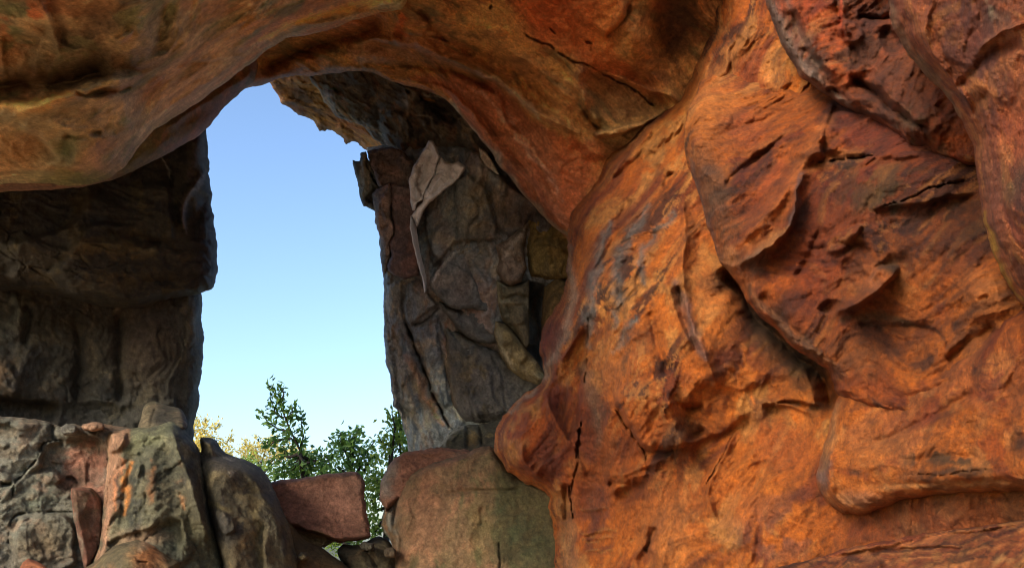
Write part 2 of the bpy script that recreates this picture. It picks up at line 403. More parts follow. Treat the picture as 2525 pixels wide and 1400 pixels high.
rock('rock_face', [(1745,-330),(1748,-60),(1747,10),(1756,60),(1738,118),(1722,150),(1700,185),(1686,240),(1664,262),(1640,276),(1600,300),(1550,345),(1500,385),
    (1482,415),(1468,460),(1430,490),(1412,520),(1400,565),(1397,640),(1396,700),(1378,750),(1345,795),(1332,850),(1340,900),(1344,938),(1300,965),
    (1268,988),(1240,1030),(1221,1065),(1218,1100),(1235,1140),(1262,1172),(1300,1195),(1350,1215),(1356,1260),(1370,1330),(1366,1400),(1362,2100),(2900,2300),(2900,-330)],
    [(1400,600,9.6),(1230,1080,9.3),(1360,1300,8.9),(1750,60,9.0),(1500,400,9.9),(1650,300,9.4),(1700,700,7.6),(1550,1000,7.9),(1700,1300,6.9),(2050,1300,5.9),
     (2000,1000,6.6),(1900,200,7.7),(2500,1400,4.7),(2500,700,5.4),(1500,700,8.2),(2500,0,6.5),(1500,2100,5.5),(2800,2200,3.5),(1340,860,9.2),(2300,1265,4.95),(2500,1250,4.45),(2110,1300,5.7)],
    (ORG, DORG, OCH, RED), parent=wall, smooth=1, step=2.9, roll=70, rolld=1.1, thick=2.5, warp=7, seed=3, amp=.08, freq=1.1, flow=.07, flow_ang=56, flow_freq=3.2, flow_len=6, strata=.3,
    facet=.035, facet_freq=2.2, rough=.022, K=.54, fg=1.45, palfreq=.8, bil=.015, bil_freq=2.0, ter=.075, ter_freq=1.7, pat=.85,
    feats=[
      ('groove',[(1770,650),(1815,700),(1850,765),(1930,850),(2020,915),(2050,980),(2046,1040)],24,.42),
      # left bulging buttress and its edge ribs
      ('bump',(1300,1090),(75,95),0,.35),('ridge',[(1440,780),(1400,860),(1370,920),(1320,970),(1270,1000)],20,.18),
      ('ridge',[(1400,580),(1412,680),(1425,760),(1400,850)],14,.10),('groove',[(1415,560),(1440,640),(1450,720),(1430,800)],14,.10),
      ('ridge',[(1500,560),(1475,640),(1450,720),(1452,800)],16,.12),('step',[(1450,800),(1440,900),(1425,1000),(1420,1060)],-.14,8,60),
      ('groove',[(1375,960),(1395,1080),(1440,1150)],12,.10),('ridge',[(1350,980),(1375,1060),(1420,1110),(1440,1180)],16,.16),
      ('ridge',[(1285,1090),(1305,1150),(1350,1195),(1385,1215)],12,.14),('pit',(1325,1120),(28,34),20,.10),('pit',(1290,1180),(26,12),30,.10),
      ('plate',[(1370,930),(1400,915),(1408,970),(1398,1020),(1365,1025),(1348,980)],-.05,10),
      ('crack',[(1452,770),(1446,850),(1447,900),(1441,945)],3.5,.10),('crack',[(1432,1040),(1426,1080),(1417,1130)],8,.22),('crack',[(1425,1120),(1416,1180),(1408,1240)],4,.14),
      ('groove',[(1395,1190),(1392,1290)],10,.16),('crack',[(1405,1190),(1411,1290)],4,.18),
      ('ridge',[(1365,1230),(1382,1300),(1378,1400),(1372,1600)],16,.14),
      # panel of fine strata low centre
      ('plate',[(1435,1255),(1510,1245),(1512,1330),(1500,1365),(1450,1365),(1432,1320)],-.02,20),
      ('ridge',[(1430,1258),(1500,1248)],4,.05),('ridge',[(1432,1315),(1512,1305)],4,.06),('ridge',[(1440,1330),(1512,1325)],3,.05),('ridge',[(1445,1358),(1510,1355)],4,.05),
      # central belly with overhang
      ('bump',(1600,930),(130,170),15,.42),('bump',(1590,720),(110,190),18,.20),('bump',(1640,560),(60,120),30,.14),('bump',(1760,860),(70,120),-20,.18),
      ('step',[(1720,1085),(1660,1105),(1600,1118),(1560,1070),(1530,1020),(1515,950)],.38,9,120),
      ('groove',[(1600,1110),(1680,1100),(1745,1050)],16,.14),('keel',[(1500,1000),(1540,1060),(1590,1130)],7,.07),
      ('crack',[(1512,1010),(1545,1060),(1580,1100),(1595,1150)],4,.08),
      ('pit',(1556,1212),(46,22),-28,.34),('ridge',[(1510,1215),(1550,1175),(1610,1170)],9,.08),
      ('pit',(1590,1378),(26,30),0,.28),('groove',[(1615,1290),(1600,1340),(1585,1360)],9,.14),
      ('ridge',[(1500,1175),(1560,1165),(1640,1125),(1730,1075)],14,.14),('groove',[(1500,1195),(1560,1185)],8,.1),
      # pits and flutes of the middle
      ('pit',(1578,852),(38,22),-38,.18),('pit',(1625,828),(18,12),-20,.1),('pit',(1558,545),(20,16),-50,.13),('pit',(1730,590),(22,38),20,.12),('pit',(1600,655),(10,14),0,.08),
      ('ridge',[(1690,480),(1685,580),(1680,690),(1700,790),(1745,900),(1770,960)],14,.16),('groove',[(1665,700),(1690,800),(1720,880)],14,.13),
      ('groove',[(1640,560),(1590,600),(1540,640),(1520,740)],13,.11),('groove',[(1610,620),(1570,700),(1590,760)],12,.10),('groove',[(1540,700),(1525,780),(1550,860),(1510,900)],11,.09),
      ('groove',[(1600,760),(1620,850),(1650,930)],14,.10),('groove',[(1555,480),(1530,540),(1500,620),(1480,700)],14,.11),('ridge',[(1610,440),(1570,520),(1540,600)],16,.12),
      ('ridge',[(1640,680),(1660,760),(1700,850)],12,.09),('groove',[(1660,420),(1640,470),(1650,520)],12,.1),
      ('ridge',[(1735,920),(1690,980),(1620,1000)],20,.1),('groove',[(1650,980),(1700,1010),(1740,1000)],10,.1),
      # upper flow ribs
      ('ridge',[(1850,60),(1830,130),(1760,200),(1710,240),(1690,290)],22,.16),('groove',[(1825,80),(1810,140),(1795,200)],7,.12),('groove',[(1720,160),(1700,230),(1690,300),(1650,360),(1560,400)],13,.13),
      ('step',[(1735,60),(1738,130),(1732,200),(1728,250)],-.12,8,50),('ridge',[(1760,0),(1765,90),(1740,170),(1735,230)],12,.12),
      ('groove',[(1640,300),(1600,350),(1560,400),(1500,450)],10,.1),('ridge',[(1600,330),(1540,390),(1490,450),(1450,520)],12,.1),('groove',[(1630,400),(1600,450),(1560,520)],9,.08),
      ('crack',[(2000,195),(1975,240),(1945,270)],6,.14),('crack',[(1960,235),(1940,262)],4,.08),
      # lower right field
      ('ridge',[(1980,900),(2000,960),(2010,1010)],12,.06),('step',[(1690,1120),(1740,1080),(1800,1060),(1850,1010)],-.10,10,90),('crack',[(1810,1070),(1770,1140),(1745,1200)],4,.08),
      ('ridge',[(1815,1065),(1775,1140),(1745,1220),(1770,1290)],9,.08),('groove',[(1880,1000),(1870,1090),(1860,1200),(1880,1300),(1850,1400)],12,.03),
      ('ridge',[(1870,990),(1950,1000),(2020,1030)],7,.10),('step',[(1870,1000),(1950,985),(2030,1005)],-.12,5,80),
      ('bump',(1950,1280),(90,110),0,.14),('bump',(1830,1330),(50,70),0,.08),('pit',(1900,960),(70,34),-10,.16),('pit',(2000,930),(60,40),35,.22),
    ],
    cols=[
      ('area',[(2090,1270),(2300,1215),(2600,1205),(2600,1300),(2300,1325),(2110,1350)],14,(132,66,38),.7),('line',[(1800,700),(1860,780),(1940,865),(2030,930)],18,(84,60,36),.8),  # recess under the ledge and crevice under the bulge painted with their shade
      ('blob',(1300,1100),(70,90),0,RED,.55,'patchy'),('blob',(1365,830),(34,80),8,(120,44,30),.8),('blob',(1380,975),(26,50),8,(128,52,36),.8),('blob',(1360,1140),(40,50),0,(126,66,50),.6),
      ('line',[(1500,560),(1475,640),(1450,760),(1452,860)],16,(120,116,108),.8),('line',[(1600,500),(1560,570),(1520,640),(1525,720),(1518,800)],15,(118,110,100),.8),
      ('line',[(1660,520),(1610,590),(1575,640),(1590,700)],12,(118,110,100),.8),('line',[(1565,780),(1545,830),(1512,870)],11,(116,112,104),.85),
      ('line',[(1665,690),(1690,760),(1712,830),(1740,890)],13,(128,100,94),.75),('line',[(1400,570),(1402,650),(1420,760),(1330,960),(1255,1010)],12,(198,176,150),.55),  # last stroke: sky-lit edge of the wall painted pale
      ('line',[(1440,900),(1470,1000),(1480,1100)],18,(140,118,92),.55),('blob',(1580,835),(40,30),-30,(120,66,36),.6),  # dark blob paints the shade inside the hollow
      ('blob',(1680,1065),(60,30),-10,(104,64,34),.6),('area',[(1428,1262),(1470,1246),(1508,1256),(1516,1300),(1504,1362),(1455,1368),(1440,1320)],14,(122,66,48),.6,'patchy'),
      ('line',[(1430,1258),(1500,1248)],4,OCH,.8),('line',[(1432,1315),(1512,1305)],4,OCH,.8),('line',[(1440,1330),(1512,1325)],3,OCH,.7),('line',[(1445,1358),(1510,1355)],4,OCH,.7),
      ('blob',(1470,1230),(40,50),0,(112,64,54),.6),('blob',(1500,1110),(70,60),-20,(150,84,52),.5),('blob',(1400,1340),(22,110),0,(196,150,96),.5),
      ('blob',(1530,330),(60,40),-40,(196,136,78),.5),('line',[(1860,60),(1800,160),(1720,240),(1700,290)],26,(226,150,70),.7),
      ('blob',(1840,200),(60,90),20,(190,88,34),.5),('blob',(1900,560),(60,60),0,ORG,.4),('blob',(1750,720),(60,60),0,(226,130,54),.6),('blob',(1700,600),(40,90),10,(222,126,52),.5),
      ('blob',(1930,1300),(130,90),0,(118,74,62),.7,'patchy'),('blob',(1830,930),(60,110),-20,(120,54,34),.7,'patchy'),('blob',(1990,900),(50,70),40,(86,62,36),.8),('blob',(2000,1000),(60,14),5,(70,64,42),.7,'patchy'),
      ('line',[(1825,850),(1845,920),(1862,990)],9,(236,132,50),.85),('line',[(1820,900),(1812,960),(1816,985)],7,(236,130,50),.7),
      ('blob',(1930,1100),(90,70),20,(170,80,38),.5),('blob',(1840,1250),(60,50),0,(214,118,50),.6),('blob',(1650,1300),(70,120),0,(200,128,66),.5),('blob',(1740,700),(30,20),0,(104,70,40),.5),
      ('blob',(1780,690),(34,26),30,(112,78,44),.7),('blob',(1900,840),(40,90),-35,(92,66,38),.7),('blob',(1560,1225),(40,20),-25,(110,52,28),.6),
      ('blob',(1700,1250),(40,70),10,DORG,.4),('blob',(1500,900),(60,90),0,(214,132,62),.5)])

# overhanging middle mass
rock('rock_bulge', [(1700,262),(1688,300),(1686,350),(1692,392),(1706,430),(1730,500),(1746,560),(1762,612),(1780,650),(1815,690),(1838,735),(1862,775),(1900,800),(1935,838),(1990,878),(2040,908),
    (2056,940),(2062,975),(2120,1020),(2700,1150),(2700,300),(2350,220),(2150,150),(1990,60),(1850,60),(1760,150),(1722,210)],
    [(1690,330,7.5),(1750,560,7.0),(1838,735,6.5),(1935,838,6.1),(2050,930,5.8),(2300,700,5.2),(2200,450,5.5),(1800,220,8.2),(1900,420,6.9),(2450,1000,4.7),(2500,400,5.3),(2100,150,7.2),(1760,150,8.8),(1900,60,8.8)],
    (ORG, DORG, RED, DK), parent=wall, smooth=2, roll=42, rolld=.6, thick=1.4, warp=6, seed=5, amp=.06, freq=1.3, flow=.09, flow_ang=30, flow_freq=3.6, flow_len=6, strata=.45, pal_flow=1.2, facet=.03, facet_freq=2.6, rough=.022, palfreq=1.0, K=.50, fg=1.35, bil=.02, bil_freq=2.2, ter=.10, ter_freq=1.9, pat=.85,
    feats=[
      ('ridge',[(1975,430),(1965,500),(1945,560),(1900,610),(1850,640),(1815,655)],9,.18),('step',[(1975,430),(1965,510),(1930,590),(1870,630),(1815,650)],.16,10,120),
      ('groove',[(1780,330),(1840,300),(1890,300),(1940,260)],9,.05),('ridge',[(2060,300),(2000,370),(1960,440),(1900,520),(1830,600)],22,.16),
      ('pit',(1850,520),(50,42),-40,.20),('pit',(1880,470),(40,60),30,.10),('bump',(1790,420),(70,100),-20,.16),('bump',(1740,330),(40,60),0,.12),
      ('step',[(2060,250),(2030,330),(2025,400)],.14,8,100),('plate',[(2050,250),(2200,270),(2340,330),(2390,380),(2200,400),(2030,395),(2025,330)],.10,24),
      ('crack',[(2015,400),(2090,393),(2160,385)],4,.12),('step',[(2015,400),(2100,398),(2240,370),(2400,400)],.10,8,140),('crack',[(2150,520),(2260,480),(2380,440)],4,.08),
      ('step',[(2130,520),(2230,510),(2330,490),(2420,470)],-.10,8,110),('pit',(2290,545),(110,36),-12,.12),
      ('pit',(2200,668),(58,40),-38,.26),('plate',[(2120,700),(2165,645),(2215,650),(2222,672),(2190,710),(2150,740),(2090,770),(2070,760)],.24,14),
      ('ridge',[(2060,770),(2120,735),(2190,700)],14,.12),('pit',(2045,755),(34,16),-10,.26),
      ('plate',[(2030,590),(2130,540),(2140,560),(2090,620),(2040,640)],.09,12),('groove',[(2025,560),(1990,640),(1960,690)],9,.08),('groove',[(2360,600),(2250,690),(2180,720)],7,.02),
      ('groove',[(2100,800),(2250,800),(2330,830)],9,.05),('ridge',[(1990,850),(2030,900),(2060,960)],9,.10),('groove',[(2330,900),(2400,830),(2460,800)],16,.10),
      ('ridge',[(1840,735),(1900,790),(1970,850),(2045,905)],12,.12),('groove',[(1870,720),(1930,790),(2000,850)],14,.09),
      ('bump',(2430,730),(50,60),0,.2),('pit',(2425,690),(22,14),-30,.14),('pit',(2425,735),(16,8),-20,.1),('groove',[(2000,620),(2080,600),(2160,620)],9,.06),
      ('groove',[(1830,430),(1870,390),(1940,330)],6,.07),('groove',[(1780,460),(1850,400),(1900,360)],7,.06),
    ],
    cols=[
      ('blob',(2260,560),(190,130),-15,(92,46,26),.6),('blob',(2150,800),(150,90),20,(112,58,30),.5),('blob',(2230,340),(170,60),15,(130,60,32),.6),
      ('blob',(1760,470),(40,120),-18,(128,92,62),.75),('line',[(1700,400),(1740,540),(1765,620),(1800,690)],11,(150,112,98),.7),('blob',(1800,640),(26,30),0,(214,150,90),.7),
      ('line',[(2040,300),(1990,380),(1960,440),(1900,540),(1840,610)],26,(226,134,56),.8),('line',[(1975,430),(1962,510),(1940,560)],7,(160,124,110),.8),
      ('line',[(1940,560),(1890,610),(1830,645)],14,(222,156,84),.8),('blob',(1860,650),(26,26),0,(134,116,104),.8),('blob',(1850,520),(44,38),-30,(130,62,32),.7),
      ('blob',(1900,450),(50,70),20,(204,104,40),.6),('blob',(1770,260),(60,80),0,(224,126,50),.7),('blob',(1840,320),(60,60),0,(196,92,40),.5),
      ('blob',(2150,320),(110,60),0,(150,66,32),.7),('blob',(2230,480),(180,60),-6,(86,70,38),.85,'patchy'),('blob',(2150,420),(90,30),0,(150,110,56),.5,'patchy'),
      ('blob',(2320,550),(130,60),-10,(64,34,20),.75,'patchy'),('blob',(2130,640),(100,60),-30,(92,46,26),.6,'patchy'),('blob',(2380,640),(60,60),-40,(120,56,28),.5),
      ('blob',(2000,700),(80,70),0,(152,66,30),.5),('line',[(1850,700),(1900,790),(2000,860),(2050,900)],18,(160,112,70),.7),('line',[(1838,735),(1935,838),(2050,925)],6,(222,120,56),.7),  # last stroke paints the lit lower edge of the overhang
      ('blob',(2160,690),(50,40),-35,(198,116,60),.8),('blob',(2195,655),(30,16),0,(84,64,34),.8),('blob',(2200,830),(120,50),-12,(96,48,26),.7,'patchy'),('blob',(2300,740),(110,60),-30,(170,80,34),.5,'patchy'),
      ('blob',(2430,720),(50,60),-30,(214,126,58),.8),('blob',(2110,880),(70,50),0,(156,94,44),.6),('blob',(2420,850),(60,80),0,(190,110,52),.6),
      ('line',[(2180,800),(2260,790),(2340,840)],8,(52,32,20),.6),('line',[(2080,790),(2150,770),(2250,800)],10,(120,90,52),.6)])

# dark red mass top right
rock('rock_bulge', [(1876,-260),(1880,-10),(1908,60),(1922,100),(1950,150),(1968,185),(2010,215),(2048,238),(2075,262),(2120,285),(2200,330),(2260,400),(2420,420),(2700,420),(2700,-260)],
    [(1890,0,7.1),(1950,150,6.7),(2060,240,6.3),(2200,200,5.9),(2400,380,5.2),(2400,0,5.6),(2150,0,6.3),(2600,200,5.0),(2240,390,5.9),(2100,-250,6)],
    (DORG, (120,58,32), (206,92,40), DK), parent=wall, smooth=2, roll=36, rolld=.5, thick=1.2, warp=5, seed=8, amp=.10, freq=1.6, flow=.05, flow_ang=38, flow_freq=4.5, facet=.035, facet_freq=3.2, rough=.03, bil=.03, bil_freq=3, ter=.06, ter_freq=2.5, pat=.6, K=.58, fg=1.5,
    feats=[('ridge',[(1885,0),(1920,80),(1955,150),(2010,210)],12,.10),('groove',[(1945,20),(1975,100),(2030,180),(2090,250)],16,.10),('ridge',[(1960,0),(1990,90),(2060,190)],12,.08),
      ('pit',(2055,225),(20,14),20,.2),('pit',(2080,100),(40,26),30,.14),('pit',(2110,140),(16,34),-10,.20),('pit',(2130,225),(50,22),20,.20),('pit',(2200,100),(24,40),-30,.26),
      ('plate',[(2060,60),(2100,40),(2140,80),(2110,110),(2070,100)],.10,10),('groove',[(2090,180),(2160,240),(2240,290),(2300,330)],10,.16),('ridge',[(2150,190),(2220,260),(2290,320)],14,.12),
      ('bump',(2270,300),(80,60),30,.25),('groove',[(2060,0),(2075,60),(2080,100)],6,.08),('ridge',[(2080,0),(2078,70),(2090,90)],8,.1),('pit',(2150,20),(40,30),0,.14),('groove',[(2110,40),(2160,52),(2200,40)],7,.12)],
    cols=[('blob',(2230,250),(130,110),40,(96,52,30),.7),('line',[(1885,-20),(1930,80),(1965,160),(2040,225),(2090,262)],22,(134,112,94),.85),('line',[(1940,0),(1975,90),(2040,190)],18,(126,104,86),.6),('blob',(2010,15),(36,32),0,(190,76,34),.6),
      ('line',[(2072,0),(2072,50),(2078,90)],8,(232,92,46),.85),('blob',(2060,90),(50,20),0,(226,104,44),.5),('blob',(2120,180),(110,110),30,(90,46,26),.7,'patchy'),('blob',(2160,60),(80,90),0,(100,48,28),.6,'patchy'),('blob',(2060,150),(40,60),10,(216,98,40),.6,'patchy'),
      ('blob',(2290,330),(90,60),30,(100,74,42),.75,'patchy'),('blob',(2200,150),(60,60),0,(110,60,34),.6),('blob',(2130,30),(40,40),0,(84,40,24),.7,'patchy'),('blob',(2055,223),(16,10),0,(40,26,18),.7)])

# near column at the right edge
rock('rock_column', [(2178,-300),(2186,10),(2204,70),(2232,130),(2262,165),(2300,198),(2335,235),(2368,290),(2392,335),(2403,380),(2408,440),(2418,500),(2432,570),(2450,630),(2478,690),(2510,735),(2560,800),(2800,1000),(2900,1000),(2900,-300)],
    [(2200,40,4.3),(2380,320,4.0),(2420,500,3.9),(2520,740,3.8),(2520,200,3.4),(2520,500,3.4),(2400,0,3.6),(2800,300,2.9),(2800,900,3.2),(2300,-280,3.9)],
    ((180,96,50),(156,78,42),(206,118,60),(118,70,52)), parent=wall, smooth=2, roll=85, rolld=.8, thick=1.0, warp=6, seed=11, amp=.06, freq=2.2, flow=.03, flow_ang=60, flow_freq=5, rough=.018, facet=.02, facet_freq=4, bil=.03, bil_freq=4, pat=.5, K=.54, fg=1.4,
    feats=[('groove',[(2210,60),(2290,180),(2370,290),(2400,380)],8,.05),('ridge',[(2300,0),(2270,60),(2300,140),(2370,220),(2400,290)],10,.05),('groove',[(2525,100),(2450,130),(2400,170),(2360,220)],14,.06),
      ('ridge',[(2525,60),(2450,90),(2410,130)],8,.04),('groove',[(2440,220),(2410,260),(2400,300)],14,.05),('bump',(2470,620),(40,120),-15,.06)],
    cols=[('line',[(2190,0),(2225,110),(2300,190),(2370,290)],14,(196,156,104),.6),('blob',(2400,90),(70,80),0,(146,74,46),.7),('line',[(2290,20),(2265,55),(2300,75)],8,(226,128,64),.7),
      ('line',[(2525,75),(2450,100),(2415,130)],10,(222,142,84),.85),('line',[(2520,130),(2460,170),(2420,230),(2400,290)],11,(214,130,76),.7),('blob',(2480,40),(60,60),0,(92,70,54),.6,'patchy'),
      ('blob',(2480,20),(50,36),20,(204,186,150),.8,'spots'),('blob',(2420,30),(30,30),20,(196,170,130),.6,'spots'),('blob',(2515,350),(16,50),0,(200,176,120),.7,'spots'),('blob',(2450,460),(30,160),-4,(160,88,62),.7),
      ('line',[(2425,520),(2445,600),(2475,680),(2510,740)],9,(206,150,48),.85),('blob',(2500,560),(40,110),0,(150,70,50),.6,'patchy'),('blob',(2460,210),(40,40),0,(110,70,54),.6,'patchy'),('blob',(2500,320),(50,90),0,(200,92,44),.6),('blob',(2490,430),(26,60),0,(120,110,60),.5,'patchy')])

# ledge block lower right
rock('rock_ledge', [(2078,962),(2055,1000),(2044,1050),(2034,1090),(2020,1130),(2013,1165),(2016,1195),(2034,1232),(2062,1256),(2100,1272),(2140,1268),(2200,1240),(2300,1220),(2420,1212),(2700,1205),(2700,700),(2480,760),(2440,800),(2400,850),(2340,880),(2290,900),(2200,925),(2120,945)],
    [(2030,1160,5.5),(2060,1020,5.7),(2200,1000,5.3),(2300,1150,4.6),(2500,1180,4.1),(2500,850,4.4),(2350,890,4.9),(2100,1250,5.3),(2650,1000,3.9)],
    (ORG,(200,112,50),(222,138,66),DORG), parent=wall, smooth=2, roll=50, rolld=.5, thick=1.2, warp=5, seed=13, amp=.06, freq=1.6, flow=.025, flow_ang=19, flow_freq=5, flow_len=9, strata=.5, pal_flow=1.2, rough=.02, facet=.02, facet_freq=3, bil=.0, bil_freq=3, ter=.025, ter_freq=2.5, pat=.45, K=.50, fg=1.1, 
    feats=[('ridge',[(2080,985),(2062,1060),(2045,1110),(2040,1160),(2060,1220)],12,.08),('groove',[(2100,1110),(2200,1080),(2300,1020),(2420,960)],10,.05),('groove',[(2150,1000),(2250,960),(2330,920)],8,.06),
      ('pit',(2290,945),(14,9),-40,.1),('pit',(2310,948),(9,14),20,.08),('pit',(2215,985),(10,10),0,.08),('crack',[(2220,1165),(2300,1172),(2380,1165),(2440,1155)],3,.05),('groove',[(2100,1200),(2300,1190),(2525,1180)],12,.04),
      ('pit',(2515,1095),(22,30),0,.12),('groove',[(2200,1130),(2300,1125),(2420,1130)],12,.05),('ridge',[(2120,1150),(2250,1140)],12,.04),('step',[(2250,1060),(2350,1010),(2480,960)],.05,8,60)],
    cols=[*[('line',[(2090+14*i,1060+16*i-40),(2230,1010+16*i-40),(2380,945+14*i-30),(2560,880+12*i-20)],3.0,((130,60,32),(222,144,76),(150,74,38))[i%3],.75,'patchy') for i in range(9)],('blob',(2310,1015),(160,26),-20,(150,66,34),.75,'patchy'),('blob',(2460,940),(80,18),-20,(160,74,44),.6,'patchy'),('blob',(2030,1170),(14,40),0,(140,118,108),.8),('line',[(2070,985),(2045,1090),(2030,1150)],10,(206,150,96),.6),
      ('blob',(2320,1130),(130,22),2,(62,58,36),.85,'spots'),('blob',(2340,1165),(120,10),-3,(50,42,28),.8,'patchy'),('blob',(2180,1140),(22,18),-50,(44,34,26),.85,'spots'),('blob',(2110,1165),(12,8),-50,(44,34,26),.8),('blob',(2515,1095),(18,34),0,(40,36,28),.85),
      ('blob',(2200,970),(150,10),-18,(70,48,26),.6,'spots'),('blob',(2350,1195),(200,12),-1,(176,136,84),.5),('blob',(2200,1100),(120,50),-10,(218,132,66),.5),('blob',(2120,1230),(60,20),0,(160,124,96),.5)])
# strata shelf below the ledge
rock('rock_shelf', [(2060,1362),(2110,1345),(2180,1332),(2300,1312),(2450,1292),(2700,1262),(2800,2200),(1500,2200),(1560,1560),(1760,1440),(1900,1400)],
    [(2050,1330,5.5),(2500,1260,4.3),(1850,1420,5.7),(2500,1420,3.9),(2100,1400,5.0),(1600,1600,6.0),(2000,2100,3.6),(2700,1900,2.8)],
    ((188,100,44),(198,128,64),(140,64,32),(104,62,36)), parent=wall, smooth=2, roll=26, rolld=.3, thick=1.2, warp=5, seed=17, amp=.05, freq=1.5, flow=.04, flow_ang=11, flow_freq=7, flow_len=9, strata=.8, rough=.015, palfreq=2.2, pal_flow=.7, bil=.01, bil_freq=4, ter=.07, ter_freq=3.5, pat=.5, K=.46,
    feats=[('step',[(2000,1385),(2150,1350),(2350,1310),(2540,1290)],-.09,4,60),('step',[(1900,1390),(2080,1360),(2200,1350),(2400,1345)],-.06,4,50),('ridge',[(2090,1320),(2140,1360),(2180,1400)],10,.08)],
    cols=[*[('line',[(1880+30*i,1400-1.6*i+9*i),(2100,1352+9*i),(2300,1312+9*i),(2560,1276+8*i)],2.6,((92,44,26),(216,134,72),(150,70,36))[i%3],.75) for i in range(11)],('line',[(1890,1388),(2050,1362),(2250,1318),(2525,1278)],7,(160,66,32),.7),('line',[(1950,1398),(2150,1366),(2400,1330)],5,(84,40,26),.8),('line',[(2000,1378),(2200,1335),(2525,1296)],4,(216,120,62),.8),
          ('blob',(2450,1370),(110,30),-8,(196,146,84),.7,'patchy'),('line',[(2100,1330),(2170,1390)],10,(206,130,74),.6)])
# small chert fleck and knobs are part of the faces above

